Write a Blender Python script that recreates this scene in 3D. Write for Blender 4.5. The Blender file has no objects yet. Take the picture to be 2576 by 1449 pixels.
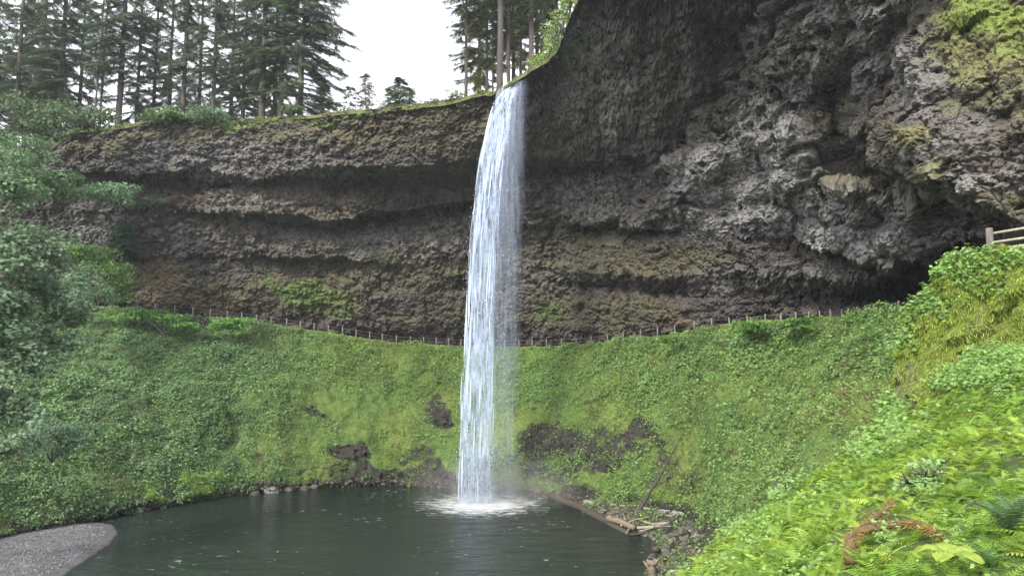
import bpy, math, random
import numpy as np
from math import radians, sin, cos, pi
random.seed(7)
RNG = np.random.default_rng(11)
SC = bpy.context.scene
COL = SC.collection
# ------------------------------------------------------------------ camera model
F = 1983.0; CX, CY = 1288.0, 724.5
PITCH = radians(6.0); CAMZ = 13.7
sp_, cp_ = sin(PITCH), cos(PITCH)

def W(px, py, Y):
    """world point that stands Y metres in front of the viewpoint along a measured sight line"""
    px, py, Y = np.broadcast_arrays(np.asarray(px, float), np.asarray(py, float), np.asarray(Y, float))
    u = (px - CX) / F; v = (CY - py) / F
    t = Y / (cp_ - v * sp_)
    return np.stack([u * t, Y, CAMZ + (sp_ + v * cp_) * t], -1)

def Yz(py, z):
    """distance at which a sight line of elevation py meets height z"""
    v = (CY - np.asarray(py, float)) / F
    return (z - CAMZ) * (cp_ - v * sp_) / (sp_ + v * cp_)

def proj(P):
    d = P - np.array([0, 0, CAMZ])
    f = d[..., 1] * cp_ + d[..., 2] * sp_
    up = -d[..., 1] * sp_ + d[..., 2] * cp_
    return CX + F * d[..., 0] / f, CY - F * up / f

# ------------------------------------------------------------------ numpy noise
def _h(ix, iy, iz, s):
    n = (ix.astype(np.int64) * 374761393 + iy.astype(np.int64) * 668265263 + iz.astype(np.int64) * 2147483647 + s * 144665) & 0xFFFFFFFF
    n = ((n ^ (n >> 13)) * 1274126177) & 0xFFFFFFFF
    n = ((n ^ (n >> 16)) * 2246822519) & 0xFFFFFFFF
    n = n ^ (n >> 15)
    return (n & 0xFFFFFF) / float(0xFFFFFF)

def vn(P, s=0):
    i = np.floor(P); f = P - i; i = i.astype(np.int64)
    f = f * f * f * (f * (f * 6 - 15) + 10)
    x, y, z = i[..., 0], i[..., 1], i[..., 2]
    r = 0
    for dx in (0, 1):
        wx = f[..., 0] if dx else 1 - f[..., 0]
        for dy in (0, 1):
            wy = f[..., 1] if dy else 1 - f[..., 1]
            for dz in (0, 1):
                wz = f[..., 2] if dz else 1 - f[..., 2]
                r = r + wx * wy * wz * _h(x + dx, y + dy, z + dz, s)
    return r * 2 - 1

def fbm(P, o=4, s=0, g=.5):
    r = 0; a = 1; t = 0
    for k in range(o):
        r = r + a * vn(P * (2.03 ** k) + k * 17.3, s + k); t += a; a *= g
    return r / t

def worley(P, s=0):
    """F1, F2, tilted-facet value and a random number of the nearest cell"""
    sh = P.shape[:-1]; Q = P.reshape(-1, 3)
    i = np.floor(Q).astype(np.int64); f = Q - i
    d1 = np.full(len(Q), 9.); d2 = d1.copy(); fac = np.zeros(len(Q)); rid = np.zeros(len(Q))
    for dx in (-1, 0, 1):
        for dy in (-1, 0, 1):
            for dz in (-1, 0, 1):
                x, y, z = i[:, 0] + dx, i[:, 1] + dy, i[:, 2] + dz
                ox = dx + _h(x, y, z, s) - f[:, 0]; oy = dy + _h(x, y, z, s + 1) - f[:, 1]; oz = dz + _h(x, y, z, s + 2) - f[:, 2]
                d = np.sqrt(ox * ox + oy * oy + oz * oz)
                a = _h(x, y, z, s + 3); b = _h(x, y, z, s + 4); c = _h(x, y, z, s + 5)
                m = d < d1
                d2 = np.where(m, d1, np.minimum(d2, d))
                fac = np.where(m, -(ox * (a - .5) + oy * (b - .5) + oz * (c - .5)) * 2, fac)
                rid = np.where(m, a * .37 + b * .63, rid)
                d1 = np.where(m, d, d1)
    return d1.reshape(sh), d2.reshape(sh), fac.reshape(sh), rid.reshape(sh)

def n1(x, s=0, o=3):
    x = np.asarray(x, float)
    return fbm(np.stack([x, x * 0 + .5, x * 0 + s * 7.7], -1), o, s)

def smooth(A, k, axis):
    if k < 1: return A
    w = np.hanning(2 * k + 3)[1:-1]; w /= w.sum()
    pad = [(0, 0)] * A.ndim; pad[axis] = (k, k)
    B = np.pad(A, pad, mode='edge')
    return np.apply_along_axis(lambda v: np.convolve(v, w, 'valid'), axis, B)

def sstep(a, b, x):
    t = np.clip((x - a) / (b - a), 0, 1); return t * t * (3 - 2 * t)

# ------------------------------------------------------------------ mesh helpers
def mesh_obj(name, V, Fc, mat, parent=None, attrs=None, shade=False):
    """V (n,3); Fc list of arrays (m,k) of polygons, k = 3 or 4"""
    V = np.asarray(V, np.float32)
    if not isinstance(Fc, (list, tuple)): Fc = [Fc]
    Fc = [np.asarray(f, np.int32) for f in Fc if len(f)]
    me = bpy.data.meshes.new(name)
    me.vertices.add(len(V)); me.vertices.foreach_set('co', V.ravel())
    tot = np.concatenate([np.full(len(f), f.shape[1], np.int32) for f in Fc])
    idx = np.concatenate([f.ravel() for f in Fc])
    st = np.concatenate([[0], np.cumsum(tot)[:-1]]).astype(np.int32)
    me.loops.add(len(idx)); me.loops.foreach_set('vertex_index', idx)
    me.polygons.add(len(tot)); me.polygons.foreach_set('loop_start', st)
    me.polygons.foreach_set('loop_total', tot)
    me.polygons.foreach_set('use_smooth', np.full(len(tot), bool(shade)))
    me.update(calc_edges=True)
    for k, a in (attrs or {}).items():
        a = np.asarray(a, np.float32)
        if a.ndim == 1:
            at = me.attributes.new(k, 'FLOAT', 'POINT'); at.data.foreach_set('value', a)
        else:
            if a.shape[1] == 3: a = np.concatenate([a, np.ones((len(a), 1), np.float32)], 1)
            at = me.attributes.new(k, 'FLOAT_COLOR', 'POINT'); at.data.foreach_set('color', a.ravel())
    if mat: me.materials.append(mat)
    o = bpy.data.objects.new(name, me); COL.objects.link(o)
    if parent is not None: o.parent = parent
    return o

def tag(o, label=None, cat=None, group=None, kind=None):
    if label: o['label'] = label
    if cat: o['category'] = cat
    if group: o['group'] = group
    if kind: o['kind'] = kind
    return o

def empty(name, loc, label, cat, group=None, rz=0):
    o = bpy.data.objects.new(name, None); COL.objects.link(o)
    o.location = tuple(loc); o.rotation_euler = (0, 0, rz); o.empty_display_size = .3
    return tag(o, label, cat, group)

def grid_faces(r, c, wrap=False):
    I = np.arange(r * c).reshape(r, c)
    if wrap: I = np.concatenate([I, I[:, :1]], 1)
    return np.stack([I[:-1, :-1], I[:-1, 1:], I[1:, 1:], I[1:, :-1]], -1).reshape(-1, 4)

def grid_normals(G):
    a = np.gradient(G, axis=1); b = np.gradient(G, axis=0)
    n = np.cross(a, b); n /= np.linalg.norm(n, axis=-1, keepdims=True) + 1e-9
    return n

class Acc:
    """collects tubes and other bits for ONE mesh"""
    def __init__(s): s.v = []; s.f4 = []; s.f3 = []; s.n = 0
    def add(s, V, f4=None, f3=None):
        s.v.append(np.asarray(V, float))
        if f4 is not None and len(f4): s.f4.append(np.asarray(f4) + s.n)
        if f3 is not None and len(f3): s.f3.append(np.asarray(f3) + s.n)
        s.n += len(V)
    def tube(s, pts, rad, seg=8, rough=0, seed=0, cap=True):
        pts = np.asarray(pts, float); rad = np.broadcast_to(np.asarray(rad, float), (len(pts),))
        t = np.gradient(pts, axis=0); t /= np.linalg.norm(t, axis=1, keepdims=True) + 1e-9
        ref = np.array([0, 0, 1.]) if abs(t[len(t)//2, 2]) < .9 else np.array([1., 0, 0])
        a = np.cross(t, ref); a /= np.linalg.norm(a, axis=1, keepdims=True) + 1e-9
        b = np.cross(t, a)
        th = np.arange(seg) / seg * 2 * pi
        V = pts[:, None] + rad[:, None, None] * (np.cos(th)[None, :, None] * a[:, None] + np.sin(th)[None, :, None] * b[:, None])
        if rough:
            d = V - pts[:, None]
            V = pts[:, None] + d * (1 + rough * fbm(V * 2.5 / max(rad.max() * 3, .05), 3, seed)[..., None])
        n = len(pts)
        Fq = grid_faces(n, seg, True)
        V = V.reshape(-1, 3); f3 = []
        if cap:
            V = np.concatenate([V, pts[:1], pts[-1:]])
            for k in range(seg):
                f3.append([n * seg, (k + 1) % seg, k]); f3.append([n * seg + 1, (n - 1) * seg + k, (n - 1) * seg + (k + 1) % seg])
        s.add(V, Fq, f3)
    def build(s, name, mat, parent=None, shade=True):
        fs = []
        if s.f4: fs.append(np.concatenate(s.f4))
        if s.f3: fs.append(np.concatenate(s.f3))
        return mesh_obj(name, np.concatenate(s.v), fs, mat, parent, None, shade)

def polyl(pts, n):
    """resample a polyline smoothly to n points"""
    pts = np.asarray(pts, float)
    d = np.concatenate([[0], np.cumsum(np.linalg.norm(np.diff(pts, axis=0), axis=1))])
    t = np.linspace(0, d[-1], n)
    Q = np.stack([np.interp(t, d, pts[:, k]) for k in range(pts.shape[1])], -1)
    return smooth(Q, max(1, n // (len(pts) * 3)), 0) if len(pts) > 2 else Q

def rotmats(nrm, yaw, tilt=None):
    """frames whose z follows nrm and whose x is turned by yaw about it"""
    n = nrm / (np.linalg.norm(nrm, axis=1, keepdims=True) + 1e-9)
    ref = np.where(np.abs(n[:, 2:3]) < .9, np.array([[0, 0, 1.]]), np.array([[1., 0, 0]]))
    a = np.cross(ref, n); a /= np.linalg.norm(a, axis=1, keepdims=True) + 1e-9
    b = np.cross(n, a)
    x = a * np.cos(yaw)[:, None] + b * np.sin(yaw)[:, None]
    y = np.cross(n, x)
    return np.stack([x, y, n], -1)

def frames_dir(d, roll):
    """frames whose x follows d"""
    d = d / (np.linalg.norm(d, axis=1, keepdims=True) + 1e-9)
    ref = np.where(np.abs(d[:, 2:3]) < .95, np.array([[0, 0, 1.]]), np.array([[1., 0, 0]]))
    y = np.cross(ref, d); y /= np.linalg.norm(y, axis=1, keepdims=True) + 1e-9
    z = np.cross(d, y)
    c, s = np.cos(roll)[:, None], np.sin(roll)[:, None]
    return np.stack([d, y * c + z * s, -y * s + z * c], -1)

# leaf templates: x along the leaf, y across, z out of it
LEAF = (np.array([[0, 0, 0], [.45, .32, .06], [1, 0, -.05], [.45, -.32, .06], [.5, 0, -.03]]), np.array([[0, 4, 1], [4, 2, 1], [0, 3, 4], [4, 3, 2]]))
LEAF2 = (np.array([[0, 0, 0], [.5, .34, .07], [1, 0, -.05], [.5, -.34, .07]]), np.array([[0, 2, 1], [0, 3, 2]]))
BLADE = (np.array([[0, .06, 0], [0, -.06, 0], [.55, .05, .10], [.55, -.05, .10], [1, 0, 0]]), np.array([[0, 1, 3], [0, 3, 2], [2, 3, 4]]))
def lobed():
    v = [[0, 0, 0]]; f = []
    a = np.radians([0, 22, 48, 70, 100, 130, 180, 230, 260, 290, 312, 338]); r = [1, .55, .92, .5, .75, .38, .16, .38, .75, .5, .92, .55]
    for k in range(12): v.append([.35 + .65 * r[k] * cos(a[k]), .65 * r[k] * sin(a[k]), .05 * (k % 2)])
    v[0] = [.35, 0, .04]
    for k in range(12): f.append([0, k + 1, (k + 1) % 12 + 1])
    return np.array(v), np.array(f)
MAPLE = lobed()
def spray(n=5):
    v = []; f = []
    for k in range(n):
        x = k / n; l = .42 * (1 - .55 * x)
        for s in (-1, 1):
            b = len(v); v += [[x, 0, 0], [x + .16, .02 * s, 0], [x + .24, s * l, -.12]]; f.append([b, b + 1, b + 2])
    b = len(v); v += [[0, .035, 0], [0, -.035, 0], [1.1, 0, -.08]]; f.append([b, b + 1, b + 2])
    return np.array(v), np.array(f)
SPRAY = spray()
def frond(n=12, arch=.5):
    v = []; f = []
    for k in range(n):
        t = (k + .6) / n; x = t; z = arch * (t - t * t * 1.55); w = .2 * (sin(pi * min(1, t * .92 + .12)) ** .8) * (1.15 - .5 * t)
        dz = arch * (1 - 3.1 * t)
        for s in (-1, 1):
            b = len(v); e = .026 + .010 * (1 - t)
            v += [[x - e, 0, z - e * dz], [x + .03, s * w * .55, z - .01 + .03 * dz], [x + .055, s * w, z - .05], [x + e, 0, z + e * dz]]
            v[b + 1][0] -= .03; f += [[b, b + 1, b + 2], [b, b + 2, b + 3]]
    return np.array(v), np.array(f)
FROND = frond()

def scatter(P, R, size, tmpl, col):
    tv, tf = tmpl
    size = np.asarray(size, float); size = size[:, None] if size.ndim == 1 else size
    V = np.einsum('nij,kj->nki', R, tv) * size[:, None, :] + P[:, None]
    Fc = tf[None] + (np.arange(len(P)) * len(tv))[:, None, None]
    C = np.repeat(col, len(tv), 0)
    return V.reshape(-1, 3), Fc.reshape(-1, tf.shape[1]), C

class Leaves:
    def __init__(s): s.v = []; s.f = []; s.c = []; s.n = 0
    def add(s, P, R, size, tmpl, col):
        if not len(P): return
        V, Fc, C = scatter(P, R, size, tmpl, col)
        s.v.append(V); s.f.append(Fc + s.n); s.c.append(C); s.n += len(V)
    def build(s, name, mat, parent=None):
        return mesh_obj(name, np.concatenate(s.v), [np.concatenate(s.f)], mat, parent, {'col': np.concatenate(s.c)})

def varcol(n, a, b, var=.18, rng=RNG):
    t = rng.random((n, 1)) ; c = np.array(a)[None] * (1 - t) + np.array(b)[None] * t
    return np.clip(c * (1 + var * rng.normal(size=(n, 1))), .003, .9)

# ------------------------------------------------------------------ materials
def newmat(name):
    m = bpy.data.materials.new(name); m.use_nodes = True
    nt = m.node_tree; nt.nodes.clear()
    out = nt.nodes.new('ShaderNodeOutputMaterial')
    return m, nt, out
def N(nt, t, **k):
    n = nt.nodes.new(t)
    for a, b in k.items():
        if a.startswith('i_'): n.inputs[a[2:].replace('_', ' ')].default_value = b
        else: setattr(n, a, b)
    return n
def ramp(nt, src, stops):
    r = nt.nodes.new('ShaderNodeValToRGB')
    while len(r.color_ramp.elements) < len(stops): r.color_ramp.elements.new(.5)
    for e, (p, c) in zip(r.color_ramp.elements, stops):
        e.position = p; e.color = (c[0], c[1], c[2], 1) if not isinstance(c, (int, float)) else (c, c, c, 1)
    nt.links.new(src, r.inputs[0]); return r.outputs[0]
def noise(nt, vec, scale, detail=4, rough=.6, dist=0):
    n = N(nt, 'ShaderNodeTexNoise'); n.inputs['Scale'].default_value = scale; n.inputs['Detail'].default_value = detail
    n.inputs['Roughness'].default_value = rough; n.inputs['Distortion'].default_value = dist
    if vec is not None: nt.links.new(vec, n.inputs['Vector'])
    return n.outputs['Fac']
def mixc(nt, fac, a, b, mode='MIX'):
    m = N(nt, 'ShaderNodeMix', data_type='RGBA', blend_type=mode)
    for s, k in ((fac, 0), (a, 6), (b, 7)):
        if isinstance(s, (int, float)): m.inputs[k].default_value = s
        elif isinstance(s, tuple): m.inputs[k].default_value = (*s, 1)
        else: nt.links.new(s, m.inputs[k])
    return m.outputs[2]
def mth(nt, op, a, b=None, clamp=False):
    m = N(nt, 'ShaderNodeMath', operation=op, use_clamp=clamp)
    for k, s in enumerate((a, b)):
        if s is None: continue
        if isinstance(s, (int, float)): m.inputs[k].default_value = s
        else: nt.links.new(s, m.inputs[k])
    return m.outputs[0]
def attr(nt, n, f='Fac'):
    a = N(nt, 'ShaderNodeAttribute', attribute_name=n); return a.outputs[f]
def objco(nt, sc=(1, 1, 1)):
    g = N(nt, 'ShaderNodeNewGeometry'); m = N(nt, 'ShaderNodeMapping'); m.inputs['Scale'].default_value = sc
    nt.links.new(g.outputs['Position'], m.inputs['Vector']); return m.outputs[0]

def rock_mat(name, fine=1.0, dark=(.042, .039, .038), mid=(.122, .113, .109), pale=(.30, .30, .305), brown=(.115, .09, .07), moss=(.155, .145, .06), mossb=(.09, .088, .045), green=(.13, .26, .035), bump=.62):
    m, nt, out = newmat(name); L = nt.links.new
    co = objco(nt, (fine, fine, fine * 1.25))
    a = noise(nt, co, .55, 6, .65); b = noise(nt, co, 2.6, 5, .7); c = noise(nt, co, .16, 3, .55)
    f = mth(nt, 'ADD', mth(nt, 'MULTIPLY', a, .5), mth(nt, 'MULTIPLY', b, .5))
    base = ramp(nt, f, [(.34, dark), (.5, tuple(.5 * (x + y) for x, y in zip(dark, mid))), (.66, mid), (.8, tuple(x * 1.7 for x in mid))])
    base = mixc(nt, ramp(nt, c, [(.47, 0.), (.70, .45)]), base, mixc(nt, b, tuple(x * .45 for x in brown), brown))
    vo = N(nt, 'ShaderNodeTexVoronoi'); vo.inputs['Scale'].default_value = 2.4; L(co, vo.inputs['Vector'])
    vr = N(nt, 'ShaderNodeSeparateColor'); L(vo.outputs['Color'], vr.inputs[0])
    pf = mth(nt, 'MULTIPLY', attr(nt, 'pale'), ramp(nt, mth(nt, 'ADD', mth(nt, 'MULTIPLY', vr.outputs[0], .5), mth(nt, 'MULTIPLY', b, .75)), [(.42, 0.), (.66, 1.)]), True)
    base = mixc(nt, pf, base, mixc(nt, noise(nt, co, 7, 3, .6), tuple(x * .55 for x in pale), pale))
    mf = mth(nt, 'MULTIPLY', attr(nt, 'moss'), ramp(nt, noise(nt, co, 1.7, 5, .7), [(.36, .15), (.58, 1.)]), True)
    base = mixc(nt, mf, base, mixc(nt, ramp(nt, noise(nt, co, 3.3, 4, .7), [(.35, 0.), (.65, 1.)]), mossb, moss))
    tf = mth(nt, 'MULTIPLY', attr(nt, 'tan'), ramp(nt, noise(nt, co, .9, 5, .65), [(.34, .1), (.6, 1.)]), True)
    base = mixc(nt, tf, base, mixc(nt, b, (.13, .095, .06), (.30, .235, .15)))
    gf = mth(nt, 'MULTIPLY', attr(nt, 'green'), ramp(nt, noise(nt, co, 2.2, 5, .7), [(.3, .3), (.55, 1.)]), True)
    base = mixc(nt, gf, base, mixc(nt, ramp(nt, b, [(.35, 0.), (.65, 1.)]), tuple(x * .5 for x in green), green))
    bs = N(nt, 'ShaderNodeBsdfPrincipled'); L(base, bs.inputs['Base Color']); bs.inputs['Roughness'].default_value = .82
    bs.inputs['Specular IOR Level'].default_value = .35
    v2 = N(nt, 'ShaderNodeTexVoronoi', feature='F1'); v2.inputs['Scale'].default_value = 3.6; L(co, v2.inputs['Vector'])
    hh = mth(nt, 'ADD', mth(nt, 'MULTIPLY', v2.outputs['Distance'], -.6), mth(nt, 'ADD', b, mth(nt, 'MULTIPLY', noise(nt, co, 8, 5, .75), .9)))
    bp = N(nt, 'ShaderNodeBump'); bp.inputs['Strength'].default_value = bump; bp.inputs['Distance'].default_value = .35 / fine
    L(hh, bp.inputs['Height']); L(bp.outputs[0], bs.inputs['Normal'])
    L(bs.outputs[0], out.inputs[0]); return m

def leaf_mat(name, trans=.35, rough=.55, tint=(1, 1, 1)):
    m, nt, out = newmat(name); L = nt.links.new
    c = mixc(nt, 1., attr(nt, 'col', 'Color'), tint, 'MULTIPLY')
    bs = N(nt, 'ShaderNodeBsdfPrincipled'); L(c, bs.inputs['Base Color']); bs.inputs['Roughness'].default_value = rough
    bs.inputs['Specular IOR Level'].default_value = .3
    tr = N(nt, 'ShaderNodeBsdfTranslucent'); L(mixc(nt, 1., c, (1.15, 1.2, .7), 'MULTIPLY'), tr.inputs[0])
    mx = N(nt, 'ShaderNodeMixShader'); mx.inputs[0].default_value = trans
    L(bs.outputs[0], mx.inputs[1]); L(tr.outputs[0], mx.inputs[2]); L(mx.outputs[0], out.inputs[0]); return m

def wood_mat(name, a, b, sc=(6, 6, 1.2), bump=.5, moss=None):
    m, nt, out = newmat(name); L = nt.links.new
    t = N(nt, 'ShaderNodeTexCoord'); mp = N(nt, 'ShaderNodeMapping'); mp.inputs['Scale'].default_value = sc
    L(t.outputs['Object'], mp.inputs['Vector'])
    n = noise(nt, mp.outputs[0], 2.2, 6, .7, .4)
    c = ramp(nt, n, [(.3, a), (.7, b)])
    if moss:
        c = mixc(nt, ramp(nt, noise(nt, mp.outputs[0], .7, 4, .6), [(.45, 0.), (.6, 1.)]), c, moss)
    bs = N(nt, 'ShaderNodeBsdfPrincipled'); L(c, bs.inputs['Base Color']); bs.inputs['Roughness'].default_value = .85
    bp = N(nt, 'ShaderNodeBump'); bp.inputs['Strength'].default_value = bump; bp.inputs['Distance'].default_value = .05
    L(n, bp.inputs['Height']); L(bp.outputs[0], bs.inputs['Normal']); L(bs.outputs[0], out.inputs[0]); return m

def soil_mat(name, stops, scale=1.2, bump=.6, dist=.2, fine=6.):
    m, nt, out = newmat(name); L = nt.links.new
    co = objco(nt); a = noise(nt, co, scale, 6, .7); b = noise(nt, co, scale * fine, 4, .7)
    f = mth(nt, 'ADD', mth(nt, 'MULTIPLY', a, .55), mth(nt, 'MULTIPLY', b, .45))
    bs = N(nt, 'ShaderNodeBsdfPrincipled'); L(ramp(nt, f, stops), bs.inputs['Base Color']); bs.inputs['Roughness'].default_value = .9
    bp = N(nt, 'ShaderNodeBump'); bp.inputs['Strength'].default_value = bump; bp.inputs['Distance'].default_value = dist
    L(f, bp.inputs['Height']); L(bp.outputs[0], bs.inputs['Normal']); L(bs.outputs[0], out.inputs[0]); return m

M = {}
M['rock'] = rock_mat('basalt_rock')
M['rock_near'] = rock_mat('pale_crusted_basalt', fine=1.5, dark=(.05, .048, .048), mid=(.175, .171, .172), pale=(.42, .42, .435))
M['rock_mossy'] = rock_mat('mossy_basalt', fine=2.2, dark=(.045, .041, .035), mid=(.135, .122, .105), brown=(.13, .095, .06), green=(.20, .27, .05), moss=(.22, .24, .06), mossb=(.11, .105, .04))
M['leaf'] = leaf_mat('leaf')
M['needle'] = leaf_mat('needle', .2, .7)
M['fern'] = leaf_mat('fern_leaf', .42, .5)
M['bark'] = wood_mat('bark', (.03, .026, .024), (.095, .085, .075))
M['driftwood'] = wood_mat('weathered_driftwood', (.16, .13, .105), (.46, .41, .36))
M['wet_log'] = wood_mat('wet_dark_log', (.022, .019, .016), (.085, .07, .055))
M['grey_log'] = wood_mat('grey_log', (.10, .10, .095), (.34, .34, .33))
M['tan_wood'] = wood_mat('split_tan_wood', (.09, .072, .052), (.27, .22, .165))
M['post'] = wood_mat('weathered_post', (.07, .062, .06), (.18, .16, .155))
M['grey_rail'] = wood_mat('grey_rail', (.06, .055, .052), (.17, .155, .15))
M['pale_post'] = wood_mat('pale_post', (.12, .115, .105), (.28, .265, .25))
M['rail'] = wood_mat('bleached_rail', (.20, .185, .15), (.46, .43, .36))
M['branch'] = wood_mat('brown_mossy_bark', (.07, .045, .022), (.17, .115, .05), (3, 3, 3), .8)
M['gravel'] = soil_mat('gravel', [(.36, (.035, .034, .037)), (.5, (.08, .078, .084)), (.62, (.15, .148, .158))], .8, .9, .12, 9.)
M['dirt'] = soil_mat('trail_dirt', [(.35, (.07, .05, .035)), (.65, (.19, .14, .10))])
M['duff'] = soil_mat('forest_floor', [(.35, (.03, .035, .012)), (.65, (.09, .11, .03))])
M['stone'] = rock_mat('wet_stone', fine=2.5, bump=.5)
M['moss_floor'] = soil_mat('plateau_moss', [(.35, (.05, .06, .015)), (.65, (.12, .125, .045))])

# ------------------------------------------------------------------ world and sun
wd = bpy.data.worlds.new('World'); SC.world = wd; wd.use_nodes = True
nt = wd.node_tree; nt.nodes.clear()
sk = nt.nodes.new('ShaderNodeTexSky'); sk.sky_type = 'NISHITA'; sk.sun_disc = False
SUN_EL, SUN_AZ = radians(36), radians(208)      # compass bearing measured from +Y towards +X
sk.sun_elevation = SUN_EL; sk.sun_rotation = SUN_AZ; sk.air_density = 1.0; sk.dust_density = 6.0; sk.ozone_density = 1.2
bg = nt.nodes.new('ShaderNodeBackground'); bg.inputs[1].default_value = .15
wo = nt.nodes.new('ShaderNodeOutputWorld')
mxs = nt.nodes.new('ShaderNodeMix'); mxs.data_type = 'RGBA'; mxs.inputs[0].default_value = .8
nt.links.new(sk.outputs[0], mxs.inputs[6]); mxs.inputs[7].default_value = (4.7, 4.75, 4.95, 1)
nt.links.new(mxs.outputs[2], bg.inputs[0]); nt.links.new(bg.outputs[0], wo.inputs[0])
sl = bpy.data.lights.new('sun', 'SUN'); sl.energy = 1.5; sl.angle = radians(10); sl.color = (1, .94, .84)
so = bpy.data.objects.new('sun', sl); COL.objects.link(so)
import mathutils
sd = mathutils.Vector((sin(SUN_AZ) * cos(SUN_EL), cos(SUN_AZ) * cos(SUN_EL), sin(SUN_EL)))
so.rotation_euler = sd.to_track_quat('Z', 'Y').to_euler()
SC.view_settings.view_transform = 'Standard'; SC.view_settings.look = 'None'
SC.view_settings.exposure = 1.75; SC.view_settings.gamma = 1
cam = bpy.data.cameras.new('camera'); co_ = bpy.data.objects.new('camera', cam); COL.objects.link(co_)
cam.sensor_width = 36; cam.lens = 36 * F / 2576; cam.clip_start = .1; cam.clip_end = 5000
co_.location = (0, 0, CAMZ); co_.rotation_euler = (pi / 2 + PITCH, 0, 0); SC.camera = co_
SC.cycles.max_bounces = 6; SC.cycles.transparent_max_bounces = 24; SC.cycles.diffuse_bounces = 3
SC.cycles.volume_step_rate = 1.0

# ------------------------------------------------------------------ rock bodies
def ip(px, pts, k):
    a = np.array(pts, float); return np.interp(px, a[:, 0], a[:, k])

def rock_disp(G, nrm, s, big=1.2, mid=.7, chip=.35, fine=.12, k=1.0, r0=95., am=None, pit=.35):
    C0 = np.array([0, -3., CAMZ]); Rv = np.linalg.norm(G - C0, axis=-1, keepdims=True)
    Q = (G - C0) / Rv * (r0 + (Rv - r0) * .35) * np.array([1, 1, 1.2])
    am = 1. if am is None else am
    wq = Q + .9 * np.stack([fbm(Q / 4, 2, s + 50), fbm(Q / 4, 2, s + 60), fbm(Q / 4, 2, s + 70)], -1)
    d = big * fbm(Q / (8 * k), 4, s)
    b0 = d
    amp = .5 + .8 * sstep(-.35, .35, fbm(Q / 6, 2, s + 33))
    a1, a2, fa, ra = worley(wq / (2.9 * k), s + 1)
    d = d + mid * ((ra - .5) * .7 + fa * .5 + 1.3 * (.55 - a1))
    Q2 = Q + .22 * k * np.stack([fbm(Q / (.5 * k), 2, s + 51), fbm(Q / (.5 * k), 2, s + 61), fbm(Q / (.5 * k), 2, s + 71)], -1)
    a1, a2, fa, ra = worley(Q2 / (1.15 * k), s + 11)
    d = d + chip * amp * ((ra - .5) * .6 + fa * .5 + 1.6 * (.5 - a1))
    a1, a2, fa, ra = worley(Q2 / (.56 * k), s + 21)
    d = d + chip * .62 * amp * ((ra - .5) * .6 + fa * .6 + 1.5 * (.5 - a1))
    a1, a2, fa, ra = worley(Q2 / (.30 * k), s + 31)
    d = d + fine * ((ra - .5) * .8 + fa * .8 + .9 * (.5 - a1))
    d = d + .5 * fine * fbm(Q / (.35 * k), 3, s + 37)
    a1, a2, fa, ra = worley(Q2 / (1.5 * k), s + 43)
    d = d - pit * np.where(ra > .45, 1 - sstep(.10, .36, a1), 0) * (.4 + ra)
    d = b0 + (d - b0) * am
    d = .85 * d + .15 * smooth(smooth(d, 1, 0), 1, 1)
    to = np.array([0, 0, CAMZ]) - G; to /= np.linalg.norm(to, axis=-1, keepdims=True)
    dr = .45 * nrm + .8 * to; dr /= np.linalg.norm(dr, axis=-1, keepdims=True)
    return G + dr * d[..., None]

def blob_mask(px, py, blobs, seed, soft=.55):
    q = np.stack([px / 60, py / 60, px * 0 + seed], -1)
    wx = px + 40 * fbm(q, 3, seed); wy = py + 40 * fbm(q + 9, 3, seed + 5)
    m = np.zeros_like(px)
    for (x, y, rx, ry, s) in blobs:
        d = np.sqrt(((wx - x) / rx) ** 2 + ((wy - y) / ry) ** 2)
        m = np.maximum(m, s * (1 - sstep(soft, 1.15, d)))
    return m

# depth of the foot of the back wall
YB = [(-60, 103), (130, 104), (300, 105), (430, 106), (600, 107), (800, 108.5), (1000, 110.5), (1200, 112), (1300, 110.5), (1400, 108), (1500, 103), (1600, 96), (1700, 89), (1800, 81), (1900, 75), (2000, 71), (2100, 67), (2300, 60), (2420, 53), (2560, 40)]
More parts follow.
